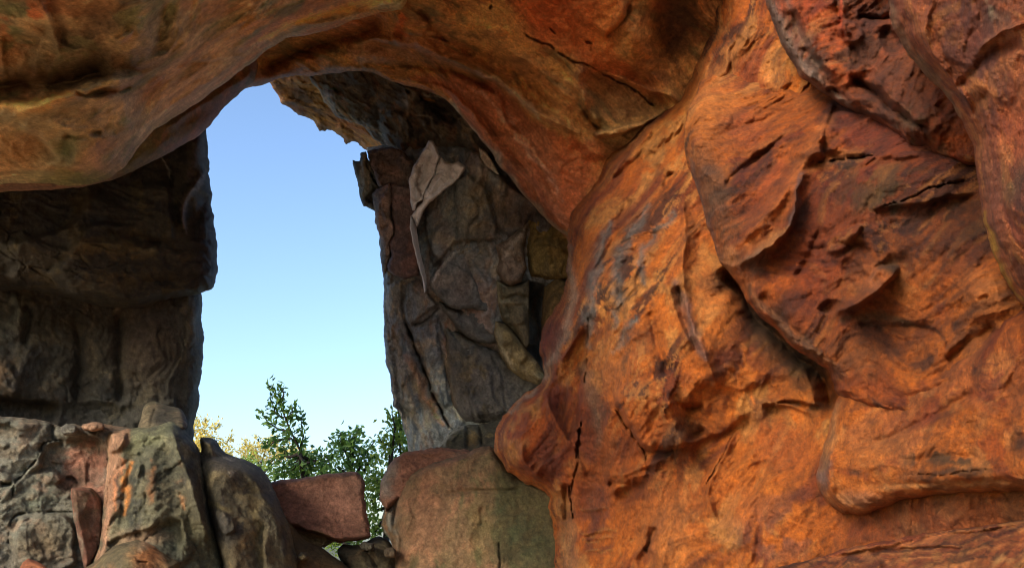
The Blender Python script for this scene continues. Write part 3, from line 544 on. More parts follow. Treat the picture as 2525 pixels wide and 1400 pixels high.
# ---------------------------------------------------------------- arch and ceiling
arch = thing('rock_arch', (1.0, 9.5, 3), 'ochre and rust sandstone arch vaulting over the opening from the ceiling to the orange wall', 'rock arch')
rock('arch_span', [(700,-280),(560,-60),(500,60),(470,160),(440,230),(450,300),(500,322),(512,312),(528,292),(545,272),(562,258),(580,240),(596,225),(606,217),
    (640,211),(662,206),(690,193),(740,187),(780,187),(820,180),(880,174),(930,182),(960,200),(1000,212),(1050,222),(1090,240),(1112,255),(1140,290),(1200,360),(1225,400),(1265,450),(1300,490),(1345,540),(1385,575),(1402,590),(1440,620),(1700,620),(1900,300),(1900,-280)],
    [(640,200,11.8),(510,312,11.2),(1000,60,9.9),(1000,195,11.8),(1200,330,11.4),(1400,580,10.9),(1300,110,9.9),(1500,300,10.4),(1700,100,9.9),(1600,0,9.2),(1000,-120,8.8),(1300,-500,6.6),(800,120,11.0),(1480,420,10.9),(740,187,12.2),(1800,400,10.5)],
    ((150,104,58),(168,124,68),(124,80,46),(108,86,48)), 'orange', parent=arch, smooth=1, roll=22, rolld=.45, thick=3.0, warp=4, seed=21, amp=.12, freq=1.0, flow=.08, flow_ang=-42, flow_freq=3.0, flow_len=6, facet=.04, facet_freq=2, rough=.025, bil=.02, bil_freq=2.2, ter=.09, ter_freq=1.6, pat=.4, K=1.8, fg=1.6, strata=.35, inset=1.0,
    feats=[('ridge',[(870,105),(960,98),(1040,112),(1110,150),(1180,176),(1240,205),(1300,262),(1350,300),(1430,330)],12,.22),('step',[(870,112),(960,104),(1040,118),(1110,156),(1180,182),(1240,212),(1300,270),(1360,320)],-.30,9,90),
      ('bump',(940,140),(80,26),4,.16),('groove',[(860,160),(960,160),(1060,162),(1160,190),(1240,230)],9,.16),('groove',[(1000,200),(1080,200),(1150,240),(1220,330),(1300,430)],9,.10),
      ('ridge',[(1030,195),(1100,212),(1160,270),(1230,360),(1310,460),(1390,560)],8,.10),
      ('crack',[(1290,80),(1340,105),(1380,130),(1420,145),(1455,165),(1475,180)],3.5,.16),('crack',[(1475,180),(1530,205),(1580,230),(1620,270)],5,.2),('crack',[(1215,15),(1205,25)],5,.2),('crack',[(1358,70),(1368,85)],4,.15),('crack',[(1445,100),(1458,112)],4,.15),
      ('pit',(1550,235),(120,70),25,.55),('pit',(1665,70),(55,100),5,.42),('groove',[(1560,10),(1530,60),(1490,100)],5,.12),('step',[(1560,0),(1530,60),(1485,105)],.14,6,80),('bump',(1560,90),(50,70),0,.22),
      ('ridge',[(1440,160),(1420,200),(1440,260),(1480,310)],14,.18),('ridge',[(1480,175),(1560,205),(1640,230),(1670,250)],10,.14),('pit',(1630,250),(34,24),30,.3),
      ('plate',[(1465,332),(1500,318),(1560,296),(1620,282),(1650,275),(1600,310),(1550,333),(1500,344),(1470,346)],.26,9),('groove',[(1440,270),(1470,310),(1490,325)],6,.15),
      ('pit',(1000,100),(36,16),35,.3),('pit',(990,75),(16,24),0,.2),('pit',(765,125),(20,18),0,.25),('groove',[(960,50),(840,95),(740,118),(680,150),(640,180)],20,.5),('ridge',[(980,30),(985,60),(1010,100)],8,.10),
      ('groove',[(1030,20),(1060,60),(1100,100),(1180,130)],14,.14),('bump',(1100,60),(60,40),20,.15),('pit',(1150,20),(50,24),0,.14),('bump',(730,140),(30,20),0,.2),('bump',(860,80),(40,30),0,.15),
      ('groove',[(1560,360),(1500,400),(1450,400),(1400,350)],18,.1),('ridge',[(1180,60),(1260,120),(1340,180),(1420,260)],22,.14),('groove',[(1140,110),(1220,150),(1300,220),(1380,290)],22,.12)],
    cols=[('area',[(1000,190),(1080,190),(1160,190),(1240,215),(1310,290),(1400,350),(1480,350),(1440,480),(1400,600),(1300,500),(1200,370),(1130,260),(1060,205)],10,(146,86,56),.85),
      ('area',[(1360,330),(1480,350),(1500,400),(1440,490),(1400,560),(1380,450)],16,(164,86,44),.7),('line',[(1150,200),(1210,250),(1280,340),(1350,430),(1390,500)],7,(196,150,120),.5,'patchy'),('line',[(1230,250),(1300,340),(1350,420)],5,(196,140,104),.5,'patchy'),
      ('line',[(1110,250),(1200,365),(1300,492),(1400,588)],9,(150,146,126),.75),('line',[(1180,174),(1240,202),(1300,258),(1330,290)],7,(196,170,136),.4),  # pale strokes paint sky-lit rims along the arch edges
      ('area',[(1250,-30),(1560,-30),(1520,60),(1500,120),(1600,210),(1650,260),(1560,210),(1440,160),(1300,75)],14,(162,88,44),.8),('blob',(1500,50),(40,90),0,(196,120,56),.6),('blob',(1340,40),(60,60),30,(170,82,38),.6),
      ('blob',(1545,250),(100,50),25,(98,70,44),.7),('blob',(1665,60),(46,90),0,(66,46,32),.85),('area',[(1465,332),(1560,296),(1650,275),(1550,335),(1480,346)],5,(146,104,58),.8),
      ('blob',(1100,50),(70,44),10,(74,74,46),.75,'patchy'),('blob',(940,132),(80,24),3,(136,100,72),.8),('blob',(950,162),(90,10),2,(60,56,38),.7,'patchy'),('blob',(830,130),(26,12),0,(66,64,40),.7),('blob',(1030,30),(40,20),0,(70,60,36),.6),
      ('blob',(860,60),(70,30),-10,(160,90,50),.6),('line',[(995,40),(985,70),(1000,95)],9,(176,90,48),.8),('blob',(1250,180),(120,30),35,(186,132,66),.6,'patchy'),('blob',(1170,90),(60,30),20,(200,146,84),.5,'patchy'),
      ('line',[(560,250),(600,215),(660,195),(740,178)],18,(116,84,70),.8),('line',[(740,180),(860,168),(960,176)],8,(66,64,48),.6)])

ceil = thing('cave_ceiling', (-2.5, 5.5, 4), 'low brown rock ceiling bulging down over the upper left, above the dark wall', 'rock ceiling')
rock('ceiling_rim', [(-300,330),(-300,520),(0,470),(120,470),(220,462),(330,424),(410,376),(470,350),(507,320),(530,292),(548,270),(566,255),(584,236),(600,220),(640,190),(640,120),(560,120),(400,200),(200,330)],
    [(507,320,10.6),(600,215,11.2),(400,360,9.6),(200,440,8.9),(-100,450,8.6),(400,220,9.4),(640,130,11.2),(200,330,8.6)],
    ((110,82,64),(96,84,56),(130,92,66)), 'brown', parent=ceil, smooth=1, roll=34, rolld=.5, thick=2.5, warp=4, seed=24, amp=.05, inset=1.0, freq=1.4, K=1.5, flow=.04, flow_ang=38, flow_freq=4, rough=.012,
    feats=[('ridge',[(400,330),(470,280),(540,230),(620,175)],12,.12)], cols=[('blob',(330,390),(90,40),-30,(84,86,44),.7)])
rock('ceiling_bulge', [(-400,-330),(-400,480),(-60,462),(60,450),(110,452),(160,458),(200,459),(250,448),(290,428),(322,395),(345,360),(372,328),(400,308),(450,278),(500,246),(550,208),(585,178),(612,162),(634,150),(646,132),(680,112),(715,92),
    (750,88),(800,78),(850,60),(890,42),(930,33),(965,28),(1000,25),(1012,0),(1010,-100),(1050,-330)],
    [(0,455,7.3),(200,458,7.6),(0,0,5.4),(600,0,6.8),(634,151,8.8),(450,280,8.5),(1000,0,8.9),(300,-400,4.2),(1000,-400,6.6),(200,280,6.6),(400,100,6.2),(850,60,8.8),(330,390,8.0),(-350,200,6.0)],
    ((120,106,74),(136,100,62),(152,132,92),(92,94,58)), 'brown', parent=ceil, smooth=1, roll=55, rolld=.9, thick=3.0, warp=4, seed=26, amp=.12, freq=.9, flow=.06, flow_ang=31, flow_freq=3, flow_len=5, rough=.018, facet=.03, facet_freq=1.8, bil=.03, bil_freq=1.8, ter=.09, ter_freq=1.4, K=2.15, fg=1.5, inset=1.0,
    feats=[('step',[(-60,240),(60,262),(140,240),(200,210),(260,190),(350,172)],.34,10,130),('groove',[(-60,215),(60,215),(170,205),(280,175)],26,.30),('plate',[(183,226),(250,195),(345,176),(358,188),(330,200),(250,222),(215,238)],.10,7,0),
      ('groove',[(185,232),(215,240),(290,225),(330,208)],7,.12),('ridge',[(40,278),(100,262),(180,236),(240,245),(300,240)],12,.12),('step',[(-50,280),(20,300),(60,310),(110,345),(150,400)],-.20,10,90),
      ('bump',(330,300),(110,70),-35,.22),('bump',(220,400),(90,60),0,.20),('pit',(160,375),(30,34),20,.16),('ridge',[(110,290),(200,330),(240,350),(290,330)],14,.08),('groove',[(150,330),(200,340),(250,325)],10,.07),
      ('groove',[(112,0),(140,60),(160,110)],14,.06),('ridge',[(95,0),(120,60),(150,130)],10,.08),('pit',(240,60),(60,44),20,.14),('plate',[(278,90),(300,78),(335,70),(325,88),(300,110),(285,104)],.12,10),
      ('bump',(330,110),(60,50),0,.10),('ridge',[(280,28),(330,12),(380,0)],8,.08),('step',[(0,90),(60,84),(110,95)],-.12,8,70),('bump',(60,40),(60,36),0,.12),('bump',(500,115),(90,46),-20,.16),
      ('groove',[(430,160),(520,150),(600,130),(650,110)],10,.10),('ridge',[(440,150),(520,142),(590,135)],7,.09),('ridge',[(330,330),(420,262),(500,215),(560,180)],14,.12),('groove',[(370,320),(440,265),(520,215),(600,160)],9,.12),
      ('ridge',[(600,60),(700,20),(800,-20),(900,-40)],30,.16),('groove',[(640,100),(740,50),(860,20),(960,10)],14,.10),('bump',(640,60),(60,40),-30,.12),('pit',(400,60),(30,60),10,.12),('groove',[(760,60),(850,30),(940,20)],8,.1),
      ('ridge',[(720,70),(800,55),(880,30)],8,.08),('groove',[(420,0),(400,60),(390,140)],16,.1)],
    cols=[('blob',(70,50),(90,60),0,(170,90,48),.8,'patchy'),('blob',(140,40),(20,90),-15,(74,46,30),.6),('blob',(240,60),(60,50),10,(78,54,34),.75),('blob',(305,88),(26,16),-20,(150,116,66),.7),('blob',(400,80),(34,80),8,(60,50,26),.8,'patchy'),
      ('line',[(0,262),(60,268),(130,245),(180,228)],18,(196,148,78),.85),('area',[(183,226),(250,195),(345,176),(355,188),(250,222),(215,238)],4,(158,140,92),.85),('blob',(60,190),(140,30),-3,(84,56,30),.7),('blob',(40,360),(90,50),10,(120,78,40),.7),  # first stroke and area: lit crest and shelf facet painted pale
      ('blob',(165,375),(24,30),10,(46,50,24),.75),('blob',(210,445),(130,26),4,(84,86,38),.75),('blob',(225,400),(34,22),20,(162,128,88),.7),('blob',(260,360),(60,30),-30,(150,108,72),.5),('blob',(180,320),(60,20),0,(160,130,80),.6,'patchy'),
      ('line',[(320,395),(400,320),(470,270)],20,(84,84,44),.6),('blob',(520,120),(80,30),-10,(164,130,84),.6,'patchy'),('blob',(640,50),(80,40),-30,(170,122,66),.6,'patchy'),('line',[(640,100),(740,50),(860,15),(960,0)],12,(206,150,72),.8),
      ('line',[(740,88),(860,50),(960,25)],8,(130,84,44),.7),('blob',(270,160),(120,40),0,(84,66,40),.5),('blob',(470,220),(120,60),-35,(140,96,64),.5)])
# outer lip of the arch, out in the daylight; sunlit gold put into its colours
rock('outer_lip', [(664,196),(672,218),(688,236),(696,258),(712,268),(735,284),(760,292),(776,302),(786,322),(802,324),(822,322),(838,336),(852,356),(866,346),(884,352),(900,368),(930,400),(1010,400),(1080,330),(1090,240),(960,170),(820,160),(700,170)],
    [(670,205,15.5),(790,320,17.5),(905,370,17.5),(760,190,14.6),(980,340,15.2),(950,200,13.8),(1080,240,13.4)],
    ((196,140,74),(160,100,56),(120,84,60),(206,158,92)), 'grey', parent=arch, smooth=0, roll=14, rolld=.35, thick=2.0, inset=1.0, warp=5, wfreq=1/22., seed=31, amp=.14, freq=1.6, flow=.12, flow_ang=-38, flow_freq=3.6, flow_len=5, rough=.03, facet=.08, facet_freq=2.4, K=1.1,
    cols=[('blob',(740,240),(34,22),35,(84,62,50),.9),('blob',(840,290),(26,20),30,(176,100,66),.7),('line',[(700,262),(790,318),(860,350)],10,(112,78,62),.7)])
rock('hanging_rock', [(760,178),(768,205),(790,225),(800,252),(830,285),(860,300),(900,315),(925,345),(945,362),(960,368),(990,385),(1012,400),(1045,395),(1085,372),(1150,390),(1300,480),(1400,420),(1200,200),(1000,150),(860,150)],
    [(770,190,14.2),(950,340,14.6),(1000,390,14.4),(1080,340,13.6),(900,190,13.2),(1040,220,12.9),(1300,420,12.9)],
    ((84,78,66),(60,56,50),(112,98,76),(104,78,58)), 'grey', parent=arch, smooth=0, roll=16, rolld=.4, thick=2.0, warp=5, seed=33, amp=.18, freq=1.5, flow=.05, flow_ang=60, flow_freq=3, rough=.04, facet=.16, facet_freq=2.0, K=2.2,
    feats=[('plate',[(920,290),(950,270),(1000,270),(1020,310),(1010,390),(960,370),(930,330)],.22,14),('bump',(860,235),(50,36),0,.2),('step',[(1005,210),(1010,260),(1015,290)],.16,4,40),('plate',[(1000,225),(1018,228),(1022,250),(1012,275),(1004,255)],.2,6),
      ('groove',[(1030,230),(1090,260),(1130,300)],24,.4),('step',[(1035,285),(1060,295),(1055,310),(1085,330)],.2,4,30),('ridge',[(960,195),(1020,222),(1080,240),(1110,238)],4,.18)],
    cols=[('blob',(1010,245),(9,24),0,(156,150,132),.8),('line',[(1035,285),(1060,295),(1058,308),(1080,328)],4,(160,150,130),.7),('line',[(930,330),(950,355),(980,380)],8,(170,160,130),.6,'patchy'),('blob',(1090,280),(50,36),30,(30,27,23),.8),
      ('blob',(825,218),(8,5),0,(84,120,40),.8),('blob',(900,200),(60,20),0,(70,66,56),.6),('line',[(775,195),(800,240),(850,290),(920,320)],9,(170,132,84),.6,'patchy'),('line',[(955,192),(1010,218),(1060,236),(1095,240)],3,(190,176,152),.8)])

# ---------------------------------------------------------------- pillar right of the opening
pil = thing('rock_pillar', (0.0, 13.2, 0), 'dark grey weathered rock pillar with a peeling pale flake, right of the sky opening', 'rock pillar')
rock('pillar_shaft', [(905,366),(925,440),(922,470),(928,520),(926,548),(934,562),(936,600),(941,650),(946,700),(946,760),(947,820),(948,862),(951,895),(962,925),(966,960),(970,1000),(986,1016),(991,1045),(1001,1075),(1006,1100),(1012,1130),(1030,1300),(1480,1300),(1480,420),(1300,380),(1150,350),(1000,350)],
    [(930,500,14.2),(950,900,13.8),(1010,1100,13.5),(1150,500,13.4),(1150,900,13.1),(1400,500,12.6),(1400,1000,12.7),(1050,700,13.2)],
    ((94,97,98),(80,82,82),(120,112,98),(100,88,80)), 'grey', parent=pil, smooth=0, roll=30, rolld=.6, thick=2.4, warp=4, wfreq=1/30., seed=41, bil=.03, bil_freq=2.4, ter=.08, ter_freq=1.6, net=.05, amp=.08, freq=1.6, flow=.06, flow_ang=76, flow_freq=3.6, flow_len=4, rough=.025, facet=.16, facet_freq=1.7, fst=(1.2,.55,1), K=3.4,
    feats=[('groove',[(945,690),(965,800),(970,900),(1000,1000),(1050,1080)],12,.16),('crack',[(1085,750),(1055,790),(1018,805)],4,.2),('crack',[(1000,790),(1030,880),(1065,960),(1100,1040),(1120,1060)],5,.4),
      ('step',[(1000,700),(1000,790),(1035,880),(1065,960),(1105,1040)],-.22,5,60),('ridge',[(985,820),(1020,900),(1050,980),(1085,1070)],10,.12),('groove',[(970,820),(1000,900),(1035,980),(1060,1070)],10,.14),
      ('pit',(1037,885),(9,14),-20,.2),('step',[(1150,360),(1220,430),(1310,490),(1390,560)],.4,10,60),('bump',(1160,600),(90,160),0,.18),('groove',[(1318,690),(1316,760),(1325,850),(1335,920)],26,1.0),('pit',(1290,985),(70,50),30,2.0),('plate',[(1040,560),(1062,480),(1150,430),(1200,460),(1240,590),(1120,600),(1070,670)],.16,7,0),('step',[(1205,440),(1225,520),(1240,600)],-.12,4,50),('crack',[(1130,440),(1122,520),(1128,600)],4,.1),('plate',[(950,700),(990,690),(1000,790),(1030,900),(990,960),(962,900)],.10,6,0),('plate',[(1000,700),(1040,690),(1080,750),(1018,805),(1000,790)],.14,6,0),('plate',[(1030,815),(1075,775),(1095,900),(1110,990),(1090,1010),(1050,920)],.14,6,0),('pit',(1290,500),(70,60),35,.5),('ridge',[(1100,700),(1160,790),(1230,830)],9,.1),
      ('step',[(1075,770),(1085,830),(1100,900),(1110,980),(1135,1040)],-.16,8,50),('groove',[(1120,800),(1200,850),(1240,920),(1300,960)],24,.25)],
    cols=[('line',[(1000,870),(1040,960),(1070,1020),(1100,1050)],12,(164,108,64),.6),('line',[(985,830),(1030,930),(1070,1060)],9,(64,66,66),.7),('blob',(1160,560),(80,140),0,(70,64,50),.7),('blob',(1290,540),(60,70),30,(34,30,26),.7),('line',[(1060,480),(1100,600),(1080,700)],20,(80,62,52),.5),
      ('blob',(1200,500),(60,60),0,(96,78,50),.5,'patchy'),('blob',(1180,740),(40,60),0,(96,66,52),.5),('line',[(945,700),(975,850),(1010,1010),(1050,1090)],9,(120,104,84),.5),('line',[(1100,800),(1110,900),(1120,980)],10,(120,82,60),.5)])
rock('block', [(868,397),(873,396),(888,398),(887,379),(902,374),(912,400),(930,430),(938,470),(938,500),(925,522),(910,512),(896,508),(888,490),(885,462),(876,430)],
    [(880,400,13.7),(930,500,13.5),(890,480,13.8),(935,420,13.3)], ((96,98,88),(70,74,68),(112,104,88)), 'grey', parent=pil, smooth=0, step=2.4, roll=8, rolld=.18, thick=1.2, warp=2.5, wfreq=1/14., seed=42,K=2, amp=.05, flow=.06, flow_ang=70, flow_freq=5, facet=.08, facet_freq=3,
    feats=[('crack',[(905,385),(918,430),(930,465)],5,.3),('step',[(896,490),(912,462),(935,462)],-.14,4,50)], cols=[('blob',(918,490),(22,24),0,(48,44,42),.8),('line',[(888,420),(905,460),(900,490)],6,(130,132,118),.5)])
rock('block', [(906,372),(935,366),(968,362),(1000,378),(1018,398),(1030,440),(1020,470),(1000,480),(960,456),(935,462),(925,440),(912,405)],
    [(920,380,13.5),(1010,400,13.2),(960,460,13.1),(1000,470,13.1)], ((94,86,82),(80,74,70),(112,96,86)), 'grey', parent=pil, smooth=0, step=2.6, roll=10, rolld=.2, thick=1.2, warp=3, wfreq=1/16., seed=43,K=2.3, amp=.05, facet=.09, facet_freq=3, rough=.03)
rock('block', [(917,478),(930,466),(945,458),(961,452),(966,480),(964,530),(972,560),(970,580),(960,600),(964,625),(955,660),(948,680),(942,660),(940,600),(928,556),(924,520)],
    [(920,500,13.3),(960,500,13.0),(950,670,13.2)], ((150,132,120),(110,104,96),(172,146,132)), 'grey', parent=pil, smooth=0, step=2.4, roll=9, rolld=.2, thick=1.0, warp=2.5, wfreq=1/14., seed=44,K=1.5, amp=.05, facet=.07, facet_freq=3.5,
    feats=[('ridge',[(955,480),(940,500),(955,540)],6,.08),('groove',[(935,560),(960,550)],4,.08)], cols=[('blob',(945,640),(14,40),0,(92,92,84),.7),('blob',(950,500),(10,24),0,(190,166,152),.6)])
rock('block', [(962,450),(990,456),(1022,460),(1026,560),(1030,620),(1036,680),(1018,684),(1000,692),(975,680),(957,668),(955,655),(966,628),(960,600),(972,582),(970,560),(964,530)],
    [(970,480,13.1),(1020,500,12.9),(1000,680,12.8)], ((92,78,76),(78,66,64),(104,82,78)), 'grey', parent=pil, smooth=0, step=2.6, roll=8, rolld=.16, thick=1.0, warp=3, seed=45,K=2.2, amp=.04, facet=.05, facet_freq=3,
    feats=[('step',[(965,615),(1000,625),(1030,625)],.07,4,60)])
# pale peeling flake
rock('flake', [(1058,346),(1068,348),(1078,368),(1086,388),(1078,404),(1072,430),(1058,452),(1046,480),(1042,492),(1028,500),(1022,520),(1016,520),(1010,480),(1008,448),(1018,412),(1034,388),(1048,364)],
    [(1060,350,12.9),(1080,400,12.7),(1040,450,12.55),(1015,500,12.5)], ((172,174,174),(136,136,134),(196,196,194)), 'smooth', parent=pil, facet=.05, facet_freq=4, smooth=0, step=2.2, roll=6, rolld=.1, thick=.18, warp=2, wfreq=1/20., seed=46,K=2.1, amp=.02, flow=.04, flow_ang=75, flow_freq=4,
    feats=[('groove',[(1060,370),(1048,410),(1030,460),(1020,500)],9,.12),('ridge',[(1066,350),(1082,390)],5,.05)], cols=[('line',[(1035,400),(1022,450),(1036,480)],9,(70,60,54),.8)])
rock('flake', [(1086,386),(1100,402),(1118,402),(1128,396),(1148,412),(1140,430),(1120,450),(1090,475),(1060,500),(1040,525),(1030,560),(1020,540),(1014,532),(1030,512),(1042,500),(1048,470),(1062,450),(1072,430)],
    [(1090,390,12.7),(1145,412,12.75),(1060,490,12.45),(1018,535,12.5)], ((164,162,160),(132,130,128),(190,188,186)), 'smooth', parent=pil, facet=.05, facet_freq=4, smooth=0, step=2.2, roll=7, rolld=.12, thick=.18, warp=2, wfreq=1/20., seed=47,K=2.1, amp=.02, flow=.04, flow_ang=52, flow_freq=4,
    feats=[('crack',[(1062,440),(1075,428),(1094,420)],5,.12),('ridge',[(1110,405),(1085,440),(1050,490)],9,.07),('groove',[(1130,410),(1100,450),(1060,490)],9,.06)])
rock('flake', [(1012,532),(1024,545),(1030,580),(1036,620),(1046,660),(1052,690),(1052,716),(1047,722),(1044,700),(1030,650),(1018,600),(1011,560)],
    [(1015,540,12.5),(1050,710,12.5),(1030,620,12.45)], ((222,222,220),(196,194,192),(170,166,162)), 'smooth', parent=pil, facet=.05, facet_freq=4, smooth=0, step=2.2, roll=5, rolld=.09, thick=.2, warp=1.5, wfreq=1/20., seed=48,K=2.1, amp=.02, flow=.02, flow_ang=75, flow_freq=5)
rock('slab', [(1240,600),(1180,588),(1146,596),(1118,612),(1100,640),(1070,668),(1058,692),(1066,722),(1092,742),(1122,766),(1152,758),(1206,772),(1234,790),(1228,700)],
    [(1070,690,12.6),(1180,600,12.9),(1180,760,12.7),(1250,700,13.1)], ((92,92,90),(80,80,78),(108,100,92)), 'grey', parent=pil, facet=.08, facet_freq=2, smooth=1, step=2.6, roll=14, rolld=.18, thick=.7, warp=3, seed=49,K=2.1, amp=.03, flow=.03, flow_ang=60, flow_freq=3,
    cols=[('line',[(1140,604),(1100,640),(1068,690)],6,(150,142,134),.8),('blob',(1140,700),(26,50),10,(110,92,80),.4)])
rock('slab', [(1075,735),(1110,762),(1160,758),(1230,770),(1260,820),(1220,850),(1180,845),(1150,830),(1125,805),(1100,775)],
    [(1100,760,12.8),(1200,840,12.8),(1250,800,13)], ((86,84,80),(76,72,66)), 'grey', parent=pil, facet=.08, facet_freq=2, smooth=1, step=3, roll=12, rolld=.2, thick=.6, warp=3, seed=50,K=2.3, amp=.03)
rock('pillar_belly', [(1080,790),(1095,900),(1105,960),(1120,1010),(1140,1040),(1180,1050),(1240,1045),(1320,1020),(1370,960),(1330,900),(1200,860),(1120,800)],
    [(1090,820,13.0),(1140,1030,12.9),(1250,950,12.5),(1340,960,12.6)], ((88,88,86),(94,88,74),(70,72,72)), 'grey', parent=pil, smooth=1, ter=.08, ter_freq=2, roll=30, rolld=.6, thick=1.5, warp=4, seed=51,K=2.2, amp=.08, flow=.07, flow_ang=80, flow_freq=3, facet=.15, facet_freq=2.0, fst=(1.2,.6,1), rough=.03,
    cols=[('blob',(1180,960),(36,60),0,(98,88,54),.7,'patchy'),('line',[(1085,800),(1100,900),(1120,1000)],10,(130,112,94),.5)])
# bulbous columns behind the orange wall edge
def bulb(poly, ctrl, pal, seed, feats=(), cols=(), **k):
    return rock('rounded_rib', poly, ctrl, pal, 'grey', parent=pil, K=2.5, smooth=0, step=2.8, facet=.12, facet_freq=2.0, roll=k.get('roll', 26), rolld=k.get('rolld', .45), thick=1.2, warp=3, seed=seed, amp=.04, flow=.04, flow_ang=80, flow_freq=4, rough=.02, feats=feats, cols=cols)
bulb([(1300,540),(1350,520),(1420,560),(1420,760),(1400,690),(1350,690),(1310,680),(1298,640),(1290,590)],[(1310,560,12.5),(1320,680,12.3),(1400,640,12.1)],((92,78,44),(104,84,48),(74,64,40)),52)
bulb([(1222,606),(1250,590),(1290,560),(1306,548),(1300,580),(1292,620),(1298,660),(1285,696),(1262,706),(1245,700),(1222,668),(1232,640)],[(1230,620,12.5),(1290,570,12.4),(1260,700,12.2)],((104,94,82),(90,80,66),(124,112,96)),53,roll=16,rolld=.3,cols=[('line',[(1296,560),(1262,600),(1240,640)],7,(150,144,132),.5)])
bulb([(1224,690),(1250,704),(1290,700),(1306,690),(1304,760),(1306,850),(1296,862),(1270,820),(1238,790),(1226,740)],[(1235,710,12.35),(1300,850,12.1),(1310,720,12.2)],((92,84,66),(76,70,52),(112,104,84)),54,
     feats=[('groove',[(1228,740),(1260,730),(1310,728)],6,.14),('groove',[(1250,745),(1262,800),(1285,850)],7,.12)],roll=18,rolld=.3)
bulb([(1344,706),(1380,680),(1430,720),(1400,800),(1350,930),(1342,900),(1334,850),(1336,780)],[(1330,720,12.2),(1400,760,11.9),(1330,900,11.9)],((98,80,44),(80,66,40)),55)
bulb([(1220,790),(1250,800),(1290,850),(1330,900),(1350,935),(1330,950),(1290,935),(1250,905),(1232,870),(1218,820)],[(1230,820,12.2),(1320,940,11.9),(1290,860,12.0)],((112,100,70),(88,78,54),(132,122,96)),56,roll=22,rolld=.4,
     cols=[('line',[(1222,810),(1240,870),(1270,910)],8,(156,150,126),.5)])
bulb([(1180,362),(1200,375),(1215,400),(1232,432),(1222,428),(1200,410),(1184,388)],[(1190,370,12.2),(1225,425,12.1)],((160,150,132),(120,104,84)),57,roll=6,rolld=.12)

# ---------------------------------------------------------------- dark wall left of the opening
lw = thing('dark_wall', (-4.5, 11.5, 0), 'dark shadowed rock wall left of the sky opening, split by a sagging horizontal joint', 'rock wall')
rock('lower_block', [(-400,600),(-400,1700),(470,1700),(474,1090),(480,1045),(489,1005),(491,945),(500,905),(500,860),(504,822),(498,800),(500,750),(495,722),(480,690),(300,640)],
    [(0,800,11.2),(470,750,12.3),(480,1000,12.2),(200,900,11.6),(0,1100,11.0),(470,1600,11.5),(-300,1600,9.5),(-300,700,10)],
    ((72,68,60),(60,56,46),(84,76,60),(54,52,48)), 'dark', parent=lw, smooth=1, roll=40, rolld=.7, thick=2.5, warp=4, wfreq=1/28., seed=61, K=1.3, bil=.03, bil_freq=2.4, ter=.08, ter_freq=1.6, net=.05, amp=.09, flow=.05, flow_ang=86, flow_freq=2.6, flow_len=5, rough=.02, facet=.03, facet_freq=2,
    feats=[('ridge',[(40,720),(48,760),(40,800)],7,.14),('ridge',[(80,730),(55,770),(42,810)],6,.10),('groove',[(60,740),(70,800),(60,860)],10,.12),('bump',(60,860),(60,120),0,.12),('groove',[(180,760),(200,880),(190,1000)],10,.1),
      ('groove',[(290,760),(300,880),(290,1000)],12,.12),('bump',(380,880),(70,120),0,.14),('step',[(430,980),(445,1030),(460,1080)],.12,6,60),('plate',[(-20,880),(30,890),(50,920),(60,970),(40,985),(-20,960)],.12,20),
      ('step',[(-50,980),(60,985),(150,1000)],-.35,8,80),('pit',(230,1020),(130,30),0,.3)],
    cols=[('blob',(15,930),(34,44),0,(120,96,66),.6,'patchy'),('blob',(10,790),(50,70),0,(104,104,90),.6,'patchy'),('blob',(360,880),(70,120),0,(80,68,56),.6),('blob',(200,900),(24,130),0,(40,34,26),.6),('line',[(60,735),(48,800)],6,(140,132,110),.6)])
rock('upper_block', [(-400,300),(-400,722),(-50,724),(10,718),(62,712),(84,716),(130,724),(180,738),(230,752),(280,757),(330,760),(352,760),(390,744),(440,734),(488,727),(505,714),(516,716),(530,703),(534,680),(537,652),(535,610),(530,570),(525,530),(521,492),(523,480),(516,440),(517,410),(512,370),(510,330),(500,250),(300,300)],
    [(0,700,10.3),(480,720,11.6),(520,600,11.9),(470,400,11.8),(200,600,10.6),(0,480,10.4),(500,300,12),(-300,500,9.8),(330,740,11.0)],
    ((62,58,48),(54,50,42),(76,68,48),(46,44,42)), 'dark', parent=lw, smooth=1, roll=46, rolld=.8, thick=2.5, warp=3.5, wfreq=1/26., seed=63, K=1.25, bil=.03, bil_freq=2.4, ter=.08, ter_freq=1.6, net=.05, amp=.10, flow=.03, flow_ang=-10, flow_freq=3, rough=.02, facet=.04, facet_freq=2,
    feats=[('step',[(0,600),(80,585),(160,560),(215,525),(225,460)],.22,8,110),('step',[(110,680),(170,640),(190,590),(240,545),(330,560)],.24,9,120),('ridge',[(195,600),(260,602),(330,608),(400,625)],10,.10),
      ('groove',[(260,575),(340,590),(400,600)],10,.12),('step',[(415,440),(420,540),(430,600)],.26,8,60),('ridge',[(502,430),(478,462),(455,500),(450,530),(454,570)],8,.22),('groove',[(520,480),(490,520),(480,600)],20,.14),
      ('groove',[(408,390),(418,420),(415,470)],6,.14),('bump',(280,650),(110,60),0,.14),('bump',(480,380),(30,60),20,.16),('ridge',[(405,385),(418,430)],4,.1),('groove',[(340,690),(420,690),(500,680)],16,.12)],
    cols=[('blob',(260,640),(120,70),10,(98,80,48),.6,'patchy'),('line',[(500,430),(476,465),(455,500),(452,530),(454,570)],7,(116,104,98),.85),('line',[(495,330),(480,400),(475,450)],16,(74,62,62),.6),('line',[(403,385),(412,420),(417,440)],3,(150,140,126),.8),
      ('blob',(505,610),(24,110),0,(44,44,54),.7),('blob',(200,500),(26,30),0,(92,76,44),.6),('blob',(370,620),(20,8),10,(110,100,70),.6)])

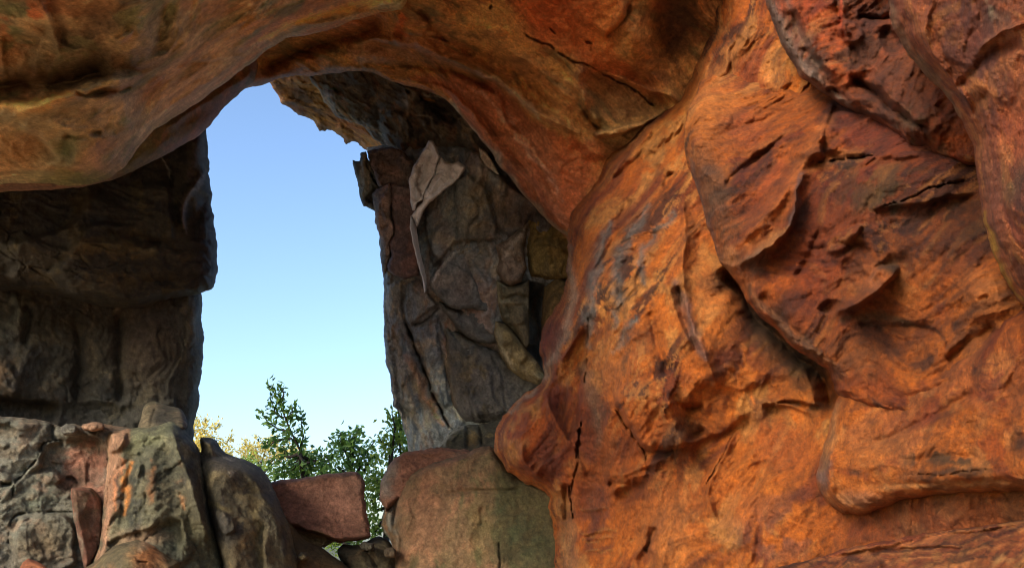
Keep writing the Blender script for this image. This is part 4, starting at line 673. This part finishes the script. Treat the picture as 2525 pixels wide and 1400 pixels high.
# ---------------------------------------------------------------- boulders
def boulder(label, poly, ctrl, pal, mat='grey', name='boulder', cat='boulder', group=None, **k):
    o = rock(name, poly, ctrl, pal, mat, **k); tag(o, label, cat, group); return o
boulder('cracked grey green rock mass stacked in blocks at the bottom left edge',
    [(-300,1020),(0,1024),(40,1026),(90,1032),(120,1038),(150,1052),(180,1044),(205,1050),(235,1042),(262,1042),(300,1052),(330,1060),(330,1300),(300,1900),(-400,1900)],
    [(0,1030,9.5),(260,1050,9.8),(0,1400,8.6),(260,1400,9.0),(0,1800,8),(-300,1300,8.4)],((116,110,94),(98,94,78),(132,110,88),(106,92,72)),cat='rock mass',name='rock_mass',
    smooth=0,roll=22,rolld=.4,thick=1.5,warp=5,seed=71,bil=.05,bil_freq=3,amp=.07,flow=.03,flow_ang=20,flow_freq=3,facet=.09,facet_freq=1.7,rough=.03,K=1.25,fg=1.0,
    feats=[('crack',[(165,1080),(105,1085),(100,1120),(70,1160),(35,1190),(28,1230)],5,.18),('step',[(160,1078),(110,1085),(98,1125),(60,1165),(28,1200)],-.12,6,70),('plate',[(90,1090),(160,1075),(230,1070),(262,1090),(262,1200),(180,1200),(120,1165),(60,1180),(100,1130)],-.22,16),
      ('crack',[(20,1340),(20,1290),(45,1265),(130,1262),(180,1262)],4,.12),('crack',[(100,1142),(160,1145)],3,.1),('plate',[(130,1190),(170,1165),(195,1180),(200,1210),(140,1205)],-.14,8),('plate',[(30,1275),(90,1262),(178,1268),(190,1340),(195,1420),(30,1420)],.16,14),
      ('groove',[(0,1195),(30,1195)],5,.2),('bump',(60,1110),(60,50),-20,.14),('groove',[(130,1040),(125,1080),(165,1085)],8,.2),('bump',(150,1070),(18,18),0,.12),('bump',(185,1068),(16,22),0,.12),('groove',[(200,1060),(240,1065)],6,.15)],
    cols=[('area',[(150,1130),(180,1090),(262,1080),(264,1240),(230,1250),(190,1200),(160,1160)],14,(156,104,80),.7,'patchy'),('blob',(220,1160),(44,44),0,(156,104,80),.6),('blob',(240,1050),(50,12),0,(156,116,84),.6),('blob',(70,1210),(70,40),-20,(124,130,108),.7,'patchy'),('blob',(60,1080),(60,30),-10,(106,106,96),.6,'patchy'),
      ('blob',(110,1340),(70,60),0,(110,90,62),.6),('blob',(165,1190),(26,20),0,(92,56,40),.7),('blob',(40,1300),(24,40),0,(120,124,108),.6,'patchy')])
boulder('tall narrow leaning rock slab wedged left of the streaked central boulder',
    [(172,1205),(190,1200),(235,1205),(258,1240),(262,1320),(240,1370),(222,1400),(214,1420),(205,1390),(198,1360),(190,1320),(182,1270)],
    [(180,1210,8.9),(250,1260,9.1),(215,1390,8.6)],((120,88,66),(96,82,58),(138,92,70)),name='rock_slab',cat='slab',smooth=1,step=2.6,roll=14,rolld=.25,thick=.8,warp=3,seed=72,amp=.04,flow=.03,flow_ang=75,flow_freq=4,facet=.03,
    cols=[('line',[(180,1265),(190,1310),(205,1370)],5,(160,150,126),.6)])
boulder('small cap boulder perched on top of the streaked pointed boulder',
    [(338,1056),(346,1030),(352,1005),(362,992),(376,989),(396,993),(415,1000),(436,1004),(452,1012),(460,1030),(464,1052),(440,1070),(400,1075),(360,1066)],
    [(345,1040,9.9),(450,1030,9.9),(390,1060,9.5)],((124,116,88),(92,86,70),(136,120,92)),smooth=1,step=2.4,roll=22,rolld=.4,thick=1.0,warp=3,seed=73,amp=.03,facet=.04,facet_freq=3,
    feats=[('groove',[(383,1000),(376,1030),(372,1055)],4,.04)],cols=[('blob',(410,1030),(30,26),20,(58,58,54),.75),('blob',(360,1030),(16,30),0,(146,134,104),.7)])
boulder('big pointed boulder with orange and black drip streaks in the left pile',
    [(262,1062),(290,1056),(320,1058),(350,1052),(372,1050),(410,1036),(430,1034),(452,1048),(468,1075),(490,1100),(505,1150),(512,1220),(525,1290),(560,1400),(600,1900),(180,1900),(215,1400),(240,1360),(246,1310),(252,1260),(258,1200),(265,1110)],
    [(270,1080,9.4),(430,1040,9.5),(400,1200,8.7),(540,1400,8.9),(240,1400,8.5),(380,1400,8.2),(400,1800,7.8)],((104,100,76),(84,82,64),(120,112,84),(70,68,56)),
    smooth=1,roll=34,rolld=.6,thick=1.6,warp=4,seed=74,K=1.2,bil=.04,bil_freq=3,amp=.06,flow=.02,flow_ang=80,flow_freq=4,facet=.09,facet_freq=1.6,rough=.03,
    feats=[('ridge',[(415,1040),(432,1090),(455,1150),(480,1230),(520,1340)],22,.20),('step',[(425,1045),(440,1110),(470,1190),(500,1280),(550,1400)],.0,8,60),('plate',[(262,1060),(320,1055),(318,1085),(300,1110),(268,1120),(262,1090)],.14,10),('groove',[(270,1120),(275,1180),(262,1260)],7,.10),
      ('bump',(330,1080),(60,40),-20,.12),('groove',[(320,1140),(310,1200),(305,1280)],7,.05),('step',[(250,1350),(330,1310),(400,1285),(445,1275)],-.10,7,80),('step',[(445,1275),(455,1310),(440,1370)],-.14,5,60),('crack',[(355,1325),(385,1305),(410,1293)],4,.1),
      ('ridge',[(330,1110),(345,1140),(335,1200)],7,.06),('groove',[(350,1140),(365,1200),(362,1280)],9,.06),('bump',(370,1180),(30,80),0,.08)],
    cols=[('area',[(262,1060),(322,1055),(318,1090),(300,1130),(285,1200),(275,1290),(262,1340),(245,1400),(235,1400),(250,1300),(255,1200)],9,(166,122,92),.85),('line',[(300,1140),(290,1180),(282,1260)],8,(200,130,84),.8),('line',[(318,1145),(312,1200),(308,1262)],10,(204,132,62),.9),('line',[(366,1125),(376,1160),(370,1240)],9,(176,116,66),.75,'patchy'),
      ('line',[(295,1160),(293,1255)],6,(48,50,46),.8),('line',[(338,1150),(325,1220),(320,1290)],12,(54,56,46),.8),('blob',(400,1200),(34,100),-8,(48,50,40),.85,'patchy'),('line',[(430,1140),(442,1190),(455,1240)],12,(196,140,88),.8,'patchy'),
      ('blob',(340,1330),(80,26),-10,(136,104,76),.7),('blob',(430,1110),(20,60),-10,(88,88,70),.6),('blob',(360,1085),(60,20),-20,(122,120,84),.6),('blob',(490,1330),(50,80),-20,(84,78,50),.6),('blob',(355,1145),(26,14),0,(140,100,60),.5,'spots')])
boulder('smooth humped grey green boulder with a knob on top, beside the red block',
    [(492,1078),(498,1076),(522,1078),(535,1088),(545,1108),(560,1118),(590,1128),(620,1138),(642,1152),(662,1175),(672,1195),(690,1235),(706,1275),(716,1300),(724,1340),(738,1400),(760,1900),(560,1900),(552,1400),(535,1340),(520,1290),(512,1250),(500,1205),(486,1160),(483,1135),(490,1120),(500,1110),(494,1095)],
    [(500,1090,9.8),(540,1150,9.2),(650,1180,9.7),(620,1300,8.8),(720,1380,9.2),(570,1400,8.6),(650,1800,8)],((98,92,68),(80,76,58),(110,100,70),(66,64,56)),
    smooth=1,roll=40,rolld=.7,thick=1.6,warp=3,seed=75,K=1.35,bil=.02,bil_freq=3,amp=.05,flow=.02,flow_ang=82,flow_freq=4,rough=.02,facet=.02,
    feats=[('bump',(510,1092),(22,20),0,.12),('groove',[(500,1122),(540,1128),(560,1120)],8,.08),('step',[(660,1290),(640,1310),(650,1370),(655,1420)],-.16,6,60),('plate',[(515,1260),(545,1250),(580,1275),(590,1300),(565,1320),(545,1310)],.08,9),('ridge',[(600,1160),(650,1210),(690,1290),(720,1390)],16,.08),
      ('groove',[(700,1290),(715,1340),(725,1400)],7,.1),('bump',(560,1170),(50,40),0,.10)],
    cols=[('blob',(550,1140),(60,24),12,(92,88,80),.6),('blob',(550,1300),(34,50),-20,(56,58,56),.8),('blob',(620,1350),(40,50),20,(118,98,60),.6,'patchy'),('line',[(620,1200),(630,1290),(640,1380)],14,(110,98,58),.5),('blob',(540,1250),(30,8),30,(128,118,76),.7),
      ('blob',(530,1145),(60,24),0,(190,182,160),.5,'spots')])
boulder('flat faced brick red rock block lying tilted in the gap below the trees',
    [(600,1196),(668,1188),(700,1182),(740,1178),(790,1170),(830,1165),(862,1163),(882,1165),(896,1176),(900,1195),(899,1230),(905,1265),(912,1300),(916,1320),(908,1328),(890,1332),(850,1336),(838,1338),(822,1336),(800,1348),(770,1348),(745,1335),(728,1322),(715,1298),(690,1270),(600,1240)],
    [(680,1195,10.8),(890,1175,10.9),(900,1320,10.6),(740,1320,10.3),(830,1330,10.4)],((134,94,74),(118,84,66),(146,104,80)),'grey',name='rock_block',cat='rock block',
    smooth=0,step=2.6,roll=14,rolld=.22,thick=1.6,inset=.97,warp=3,wfreq=1/30.,seed=76,K=1.3,amp=.02,facet=.02,facet_freq=2,rough=.015,
    feats=[('step',[(712,1288),(760,1308),(800,1318),(835,1328),(900,1340)],-.34,5,120)],
    cols=[('line',[(670,1190),(760,1178),(860,1165),(895,1172)],11,(84,58,44),.7),('area',[(712,1290),(760,1308),(810,1318),(835,1328),(830,1345),(770,1352),(740,1335)],5,(104,84,52),.9),('line',[(905,1300),(880,1332),(850,1330)],7,(90,64,46),.6),('blob',(790,1190),(70,16),-5,(110,70,50),.5,'patchy')])
boulder('sloping brown rock slab under the red block, beside the humped boulder',
    [(660,1250),(700,1270),(722,1296),(745,1326),(770,1340),(798,1352),(815,1368),(830,1374),(850,1392),(880,1420),(900,1800),(700,1900),(715,1400),(718,1340)],
    [(730,1330,10.2),(850,1400,10.0),(740,1400,9.6),(800,1800,9)],((104,82,50),(88,72,46),(120,92,58)),name='rock_slab',cat='slab',smooth=1,step=2.8,roll=16,rolld=.3,thick=1.2,warp=3,seed=77,amp=.03)
boulder('rounded dark brown rock between the red block and the large squarish boulder',
    [(832,1366),(834,1348),(850,1338),(880,1345),(905,1335),(930,1320),(948,1326),(965,1340),(985,1380),(1000,1900),(850,1900),(862,1400),(840,1378)],
    [(850,1355,10.6),(940,1335,10.8),(900,1390,10.1),(920,1800,9.6)],((92,80,56),(74,64,46),(110,88,62)),smooth=1,step=2.8,roll=22,rolld=.4,thick=1.2,warp=3,seed=78,amp=.05,facet=.05,facet_freq=3,
    feats=[('groove',[(900,1350),(915,1375),(940,1400)],6,.12)])
boulder('grey green ledge slab directly under the foot of the dark pillar',
    [(1086,1104),(1100,1075),(1120,1056),(1150,1046),(1180,1048),(1240,1030),(1300,1000),(1400,1000),(1420,1150),(1250,1160),(1120,1140),(1060,1120)],
    [(1095,1100,11.8),(1150,1050,12.3),(1250,1100,11.7),(1380,1080,11.5)],((96,92,76),(76,72,56),(124,112,76)),name='rock_slab',cat='slab',smooth=1,step=2.8,roll=12,rolld=.25,thick=1.5,warp=3,seed=79,amp=.05,flow=.05,flow_ang=85,flow_freq=3.5,
    feats=[('ridge',[(1095,1095),(1110,1065),(1150,1050)],5,.12),('groove',[(1150,1050),(1152,1110)],5,.15),('groove',[(1185,1045),(1190,1100)],5,.12),('ridge',[(1105,1095),(1130,1070)],4,.08)],cols=[('line',[(1092,1098),(1108,1066),(1148,1050)],6,(176,172,160),.8),('line',[(1160,1055),(1165,1100)],8,(140,112,60),.6),('line',[(1180,1050),(1182,1100)],4,(40,36,28),.6)])
boulder('reddish upper slab behind the large right boulder, at the left foot of the pillar',
    [(938,1190),(950,1160),(965,1140),(975,1128),(990,1118),(1010,1112),(1050,1106),(1090,1102),(1160,1110),(1180,1160),(1000,1220),(950,1260),(936,1230)],
    [(960,1150,10.9),(1080,1110,11.4),(1100,1150,11.0),(950,1240,10.6)],((142,96,72),(118,98,80),(132,90,66)),name='rock_slab',cat='slab',smooth=0,step=2.6,roll=14,rolld=.25,thick=1.4,warp=4,wfreq=1/18.,seed=80,amp=.04,facet=.06,facet_freq=3,
    cols=[('blob',(955,1180),(20,50),15,(124,120,108),.8)])
boulder('large squarish boulder, red at left and mossy green at right, below the pillar',
    [(1000,1180),(985,1200),(975,1225),(960,1232),(945,1260),(940,1290),(944,1310),(960,1325),(968,1345),(975,1400),(980,1900),(1500,1900),(1500,1200),(1300,1190),(1240,1140),(1218,1098),(1180,1102),(1140,1118),(1100,1132),(1060,1142),(1020,1160)],
    [(950,1280,10.6),(1010,1180,10.7),(1210,1105,10.5),(1300,1300,9.9),(1100,1300,10.0),(1400,1400,9.6),(1000,1390,10.1),(1200,1800,9.2)],((126,98,68),(112,92,62),(140,100,70),(94,88,56)),
    smooth=1,roll=26,rolld=.45,thick=2.2,warp=4,wfreq=1/30.,seed=81,K=1.1,bil=.03,bil_freq=3,amp=.06,flow=.015,flow_ang=85,flow_freq=3,rough=.02,facet=.025,facet_freq=2,
    feats=[('groove',[(980,1230),(970,1280),(985,1330),(990,1380)],6,.14),('plate',[(940,1235),(970,1225),(985,1250),(975,1320),(1000,1400),(940,1400)],-.08,8),('groove',[(1085,1212),(1180,1212),(1290,1208)],5,.07),('ridge',[(1000,1180),(1080,1145),(1180,1112)],10,.08),('bump',(1000,1270),(20,60),0,.10),('crack',[(1230,1330),(1232,1400)],4,.1),('groove',[(1190,1250),(1188,1300)],5,.04)],
    cols=[('area',[(1225,1110),(1300,1190),(1400,1240),(1400,1420),(1220,1420),(1215,1250)],24,(70,66,40),.85),('blob',(1040,1280),(60,110),0,(142,98,70),.6),('blob',(955,1290),(26,80),0,(126,122,108),.8,'patchy'),('blob',(1180,1300),(30,90),0,(104,96,56),.6),
      ('line',[(1228,1200),(1230,1300)],12,(56,64,40),.6,'patchy'),('blob',(1150,1150),(90,20),-15,(128,106,76),.6),('blob',(1290,1330),(50,60),0,(60,70,44),.5,'patchy')])
boulder('rounded boulder with a rusty patch in front of the streaked boulder',
    [(205,1405),(230,1385),(260,1362),(290,1342),(325,1331),(350,1332),(375,1342),(400,1358),(425,1372),(447,1385),(440,1400),(430,1450),(420,1700),(160,1700)],
    [(220,1400,8.1),(335,1335,8.1),(430,1385,8.2),(320,1400,7.6),(300,1650,7.2)],((112,98,66),(96,84,60),(138,106,70)),smooth=1,step=2.6,roll=26,rolld=.4,thick=1.2,warp=3,seed=82,amp=.04,facet=.02,
    feats=[('crack',[(335,1385),(360,1385)],3,.05)],cols=[('blob',(360,1375),(36,34),0,(182,114,62),.9),('blob',(345,1345),(20,10),10,(196,158,118),.6)])
boulder('small red wedge of rock poking up at the very bottom left corner area',
    [(45,1405),(58,1385),(70,1375),(90,1382),(112,1395),(130,1410),(140,1600),(30,1600)],[(60,1390,7.9),(120,1400,7.9),(80,1500,7.5)],((172,104,66),(150,90,60)),name='rock_wedge',cat='rock',smooth=0,step=2.6,roll=10,rolld=.15,thick=.6,warp=2,seed=83,amp=.02)


# loose stones lying in the gaps
for lab, cu_, cv_, ru_, rv_, D_, pc, sd_ in (
    ('small grey stone on the left rock mass, directly under the dark wall', 172, 1060, 22, 17, 9.25, STONE, 201),
    ('small pinkish stone between the small grey stone and the cap boulder', 232, 1052, 30, 13, 9.3, (150,112,86), 202),
    ('small dark stone lodged under the right end of the red block', 905, 1345, 18, 12, 10.0, (84,76,60), 203),
    ('fist sized brown stone at the foot of the large squarish boulder', 962, 1362, 17, 15, 9.9, (104,86,62), 204),
    ('small olive stone at the foot of the humped boulder, on the sloping slab', 748, 1372, 15, 12, 9.3, (96,88,60), 205)):
    rr = np.random.RandomState(sd_); an = np.sort(rr.rand(9) * .4 + np.arange(9) * 2 * math.pi / 9)
    pts = [(cu_ + ru_ * math.cos(t) * rr.uniform(.8, 1.15), cv_ + rv_ * math.sin(t) * rr.uniform(.8, 1.15)) for t in an]
    boulder(lab, pts, [(cu_ - ru_, cv_, D_), (cu_ + ru_, cv_, D_ + .05), (cu_, cv_ + rv_, D_ - .05), (cu_, cv_ - rv_, D_ + .05)], (pc, tuple(int(x * .8) for x in pc), tuple(int(x * 1.15) for x in pc)),
            name='stone', cat='stone', group='loose stones in the boulder pile', smooth=0, step=2.2, roll=9, rolld=.14, thick=.3, warp=2, seed=sd_, amp=.02, facet=.04, facet_freq=6, rough=.01)

# ---------------------------------------------------------------- trees beyond the opening
def leaf_mat(name, a, b, tr):
    m = bpy.data.materials.new(name); m.use_nodes = True; nt = m.node_tree; n = nt.nodes; p = n['Principled BSDF']
    oi = n.new('ShaderNodeNewGeometry'); r = n.new('ShaderNodeValToRGB')
    r.color_ramp.elements[0].color = (*lin(a), 1); r.color_ramp.elements[1].color = (*lin(b), 1)
    nt.links.new(oi.outputs['Random Per Island'], r.inputs[0]); nt.links.new(r.outputs[0], p.inputs['Base Color']); p.inputs['Roughness'].default_value = .5
    t = n.new('ShaderNodeBsdfTranslucent'); nt.links.new(r.outputs[0], t.inputs[0]); mx = n.new('ShaderNodeMixShader'); mx.inputs[0].default_value = tr
    nt.links.new(p.outputs[0], mx.inputs[1]); nt.links.new(t.outputs[0], mx.inputs[2]); nt.links.new(mx.outputs[0], n['Material Output'].inputs[0]); return m
LG = leaf_mat('green_leaf', (58, 94, 44), (134, 168, 74), .4); LY = leaf_mat('backlit_leaf', (214, 192, 84), (246, 232, 150), .5); LM = leaf_mat('mid_leaf', (88, 124, 44), (168, 184, 78), .4)  # yellow leaves: backlit glow of the foliage put into their colour
BARK = bpy.data.materials.new('bark'); BARK.use_nodes = True; BARK.node_tree.nodes['Principled BSDF'].inputs['Base Color'].default_value = (.05, .038, .03, 1); BARK.node_tree.nodes['Principled BSDF'].inputs['Roughness'].default_value = .9
def tube(V, Fc, pts, r0, r1, n=6):
    pts = [np.array(p, float) for p in pts]; st = len(V)
    for i, p in enumerate(pts):
        d = pts[min(i + 1, len(pts) - 1)] - pts[max(i - 1, 0)]; d /= np.linalg.norm(d) + 1e-9
        a = np.cross(d, [0.3, 1, .2]); a /= np.linalg.norm(a); b = np.cross(d, a); r = r0 + (r1 - r0) * i / (len(pts) - 1)
        for k in range(n):
            t = 2 * math.pi * k / n; V.append(p + r * (math.cos(t) * a + math.sin(t) * b))
        if i:
            for k in range(n): Fc.append((st + (i - 1) * n + k, st + (i - 1) * n + (k + 1) % n, st + i * n + (k + 1) % n, st + i * n + k))
def mesh_obj(name, V, Fc, mat, parent, smooth=True):
    V = np.array(V) - np.array(parent.location); me = bpy.data.meshes.new(name); me.from_pydata(V.tolist(), [], Fc); me.materials.append(mat)
    me.polygons.foreach_set('use_smooth', [smooth] * len(me.polygons)); o = bpy.data.objects.new(name, me); coll.objects.link(o); o.parent = parent; return o
def tree(label, D, trunk, blobs, twigs, mat, ls, dens, seed, spread=1.0):
    """trunk, blobs and twigs given in photo px at distance D (blobs: u, v, ru, rv)"""
    rr = np.random.RandomState(seed); base = unproj(trunk[0][0], trunk[0][1], np.array(D)); base[2] = -.35
    t = thing('leafy_tree', base, label, 'tree'); V = []; Fc = []
    tp = [base] + [unproj(a, b, np.array(D + rr.uniform(-.3, .3))) for a, b in trunk[1:]]
    tube(V, Fc, tp, .16, .05, 8)
    LV = []; LF = []
    def leaf(p, d):
        s = ls * rr.uniform(.6, 1.25); d = d / (np.linalg.norm(d) + 1e-9); sd = np.cross(d, rr.normal(size=3)); sd /= np.linalg.norm(sd) + 1e-9; nn = np.cross(d, sd); i = len(LV)
        LV.extend([p, p + d * s * .5 + sd * s * .24 + nn * s * .05, p + d * s + nn * s * -.12, p + d * s * .5 - sd * s * .24 + nn * s * .05]); LF.extend([(i, i + 1, i + 2), (i, i + 2, i + 3)])
    def spray(a, b, n, w):
        a = np.array(a); b = np.array(b)
        for q in range(n):
            f = rr.rand(); p = a + (b - a) * f + rr.normal(size=3) * w; leaf(p, (b - a) / (np.linalg.norm(b - a) + 1e-9) * .5 + rr.normal(size=3) * .8 + np.array([0, 0, -.3]))
    for (u, v, ru, rv) in blobs:
        c = unproj(u, v, np.array(D + 0.)); sc = D / FOC; src = tp[min(range(len(tp)), key=lambda i: np.linalg.norm(tp[i] - c) + (0.5 if i == 0 else 0))]
        k = max(5, int(dens * ru * rv / 160))
        tube(V, Fc, [src, (src + c) / 2 + rr.normal(size=3) * .12, c], .05, .02, 5)
        for j in range(k):
            q = rr.normal(size=3); q = q / np.linalg.norm(q) * rr.rand() ** .45
            e = c + q * np.array([ru * sc, max(ru, rv) * sc * 1.0, rv * sc]) * spread
            s = c + (e - c) * .4 + rr.normal(size=3) * .05
            tube(V, Fc, [s, e], .012, .004, 3)
            spray(s + (e - s) * .3, e + (e - s) * .12, 17, ls * .75)
    for tw in twigs:
        P = [unproj(a, b, np.array(D + rr.uniform(-.1, .1))) for a, b in tw]; tube(V, Fc, P, .028, .007, 5)
        for i in range(len(P) - 1):
            L = np.linalg.norm(P[i + 1] - P[i])
            for q in range(int(L * 60) + 2):
                f = rr.rand(); p = P[i] + (P[i + 1] - P[i]) * f; leaf(p + rr.normal(size=3) * .05, (P[i + 1] - P[i]) / L * .6 + rr.normal(size=3) * .7)
    mesh_obj('trunk', V, Fc, BARK, t); mesh_obj('crown', LV, LF, mat, t, False); return t
tree('dark green tree with one tall leafy sprig, behind the red block', 19.0, [(775,1500),(770,1330),(760,1210),(735,1120)],
     [(760,1130,60,34),(700,1120,40,20),(720,1160,60,24),(800,1130,40,30),],
     [[(745,1120),(725,1080),(705,1035),(690,995),(672,960),(660,945)],[(715,1060),(690,1060),(660,1040),(642,1012)],[(700,1030),(680,1020),(668,985)],[(740,1110),(748,1075),(743,1050),(742,1015)],[(690,1000),(700,970),(692,952)],[(720,1080),(680,1085),(655,1090),(648,1088)],[(705,1030),(720,1020),(722,1000)],[(680,1085),(664,1100)]], LG, .17, 1.0, 3)
tree('dark green tree with rounded top, between the tall sprig and the pointed tree', 20.0, [(850,1500),(855,1330),(860,1200)],
     [(860,1105,44,38),(880,1140,56,40),(830,1150,50,30),(915,1130,30,26),(790,1160,40,20),(870,1080,30,20),(840,1085,20,14)],[[(850,1100),(842,1075),(838,1062)],[(870,1090),(880,1066),(884,1054)],[(900,1120),(918,1095),(925,1085)]], LG, .155, 1.05, 5)
tree('green tree with a pointed top pressed against the left foot of the pillar', 18.0, [(955,1560),(950,1400),(955,1250)],
     [(985,1080,34,46),(960,1120,34,40),(975,1040,16,24),(930,1180,40,40),(920,1240,30,50),(925,1310,30,40),(1000,1110,20,30),(950,1200,30,30),(880,1330,40,30)],[[(975,1060),(970,1035),(966,1015)],[(990,1060),(984,1030),(982,1010)],[(950,1100),(936,1080)]], LM, .15, 1.0, 7)
tree('pale yellow sunlit tree low at the left side of the opening beside the dark wall', 34.0, [(480,1500),(500,1300),(510,1150)],
     [(505,1060,36,28),(530,1080,34,24),(560,1110,26,20),(495,1095,30,40),(475,1040,20,24),(520,1130,50,30)],[[(510,1050),(505,1030)],[(560,1090),(572,1070)],[(530,1060),(542,1040)]], LY, .16, 2.2, 9)
tree('pale yellow sunlit tree in the middle distance behind the dark sprig tree', 36.0, [(650,1500),(645,1300),(640,1180)],
     [(620,1108,40,22),(600,1125,30,20),(630,1100,34,18),(660,1095,40,24),(690,1120,40,26),(720,1110,44,24),(640,1130,50,20),(760,1120,30,20)],[[(610,1100),(598,1090)],[(640,1090),(628,1075)]], LY, .16, 2.2, 11)
tree('mid green tree low behind the humped boulder, before the pale yellow trees', 27.0, [(690,1550),(680,1350),(675,1230)],
     [(640,1150,44,18),(690,1160,50,22),(740,1165,40,18),(600,1135,24,14),(780,1165,50,20),(840,1340,40,30),(800,1300,60,60)],[], LM, .16, 1.5, 13)
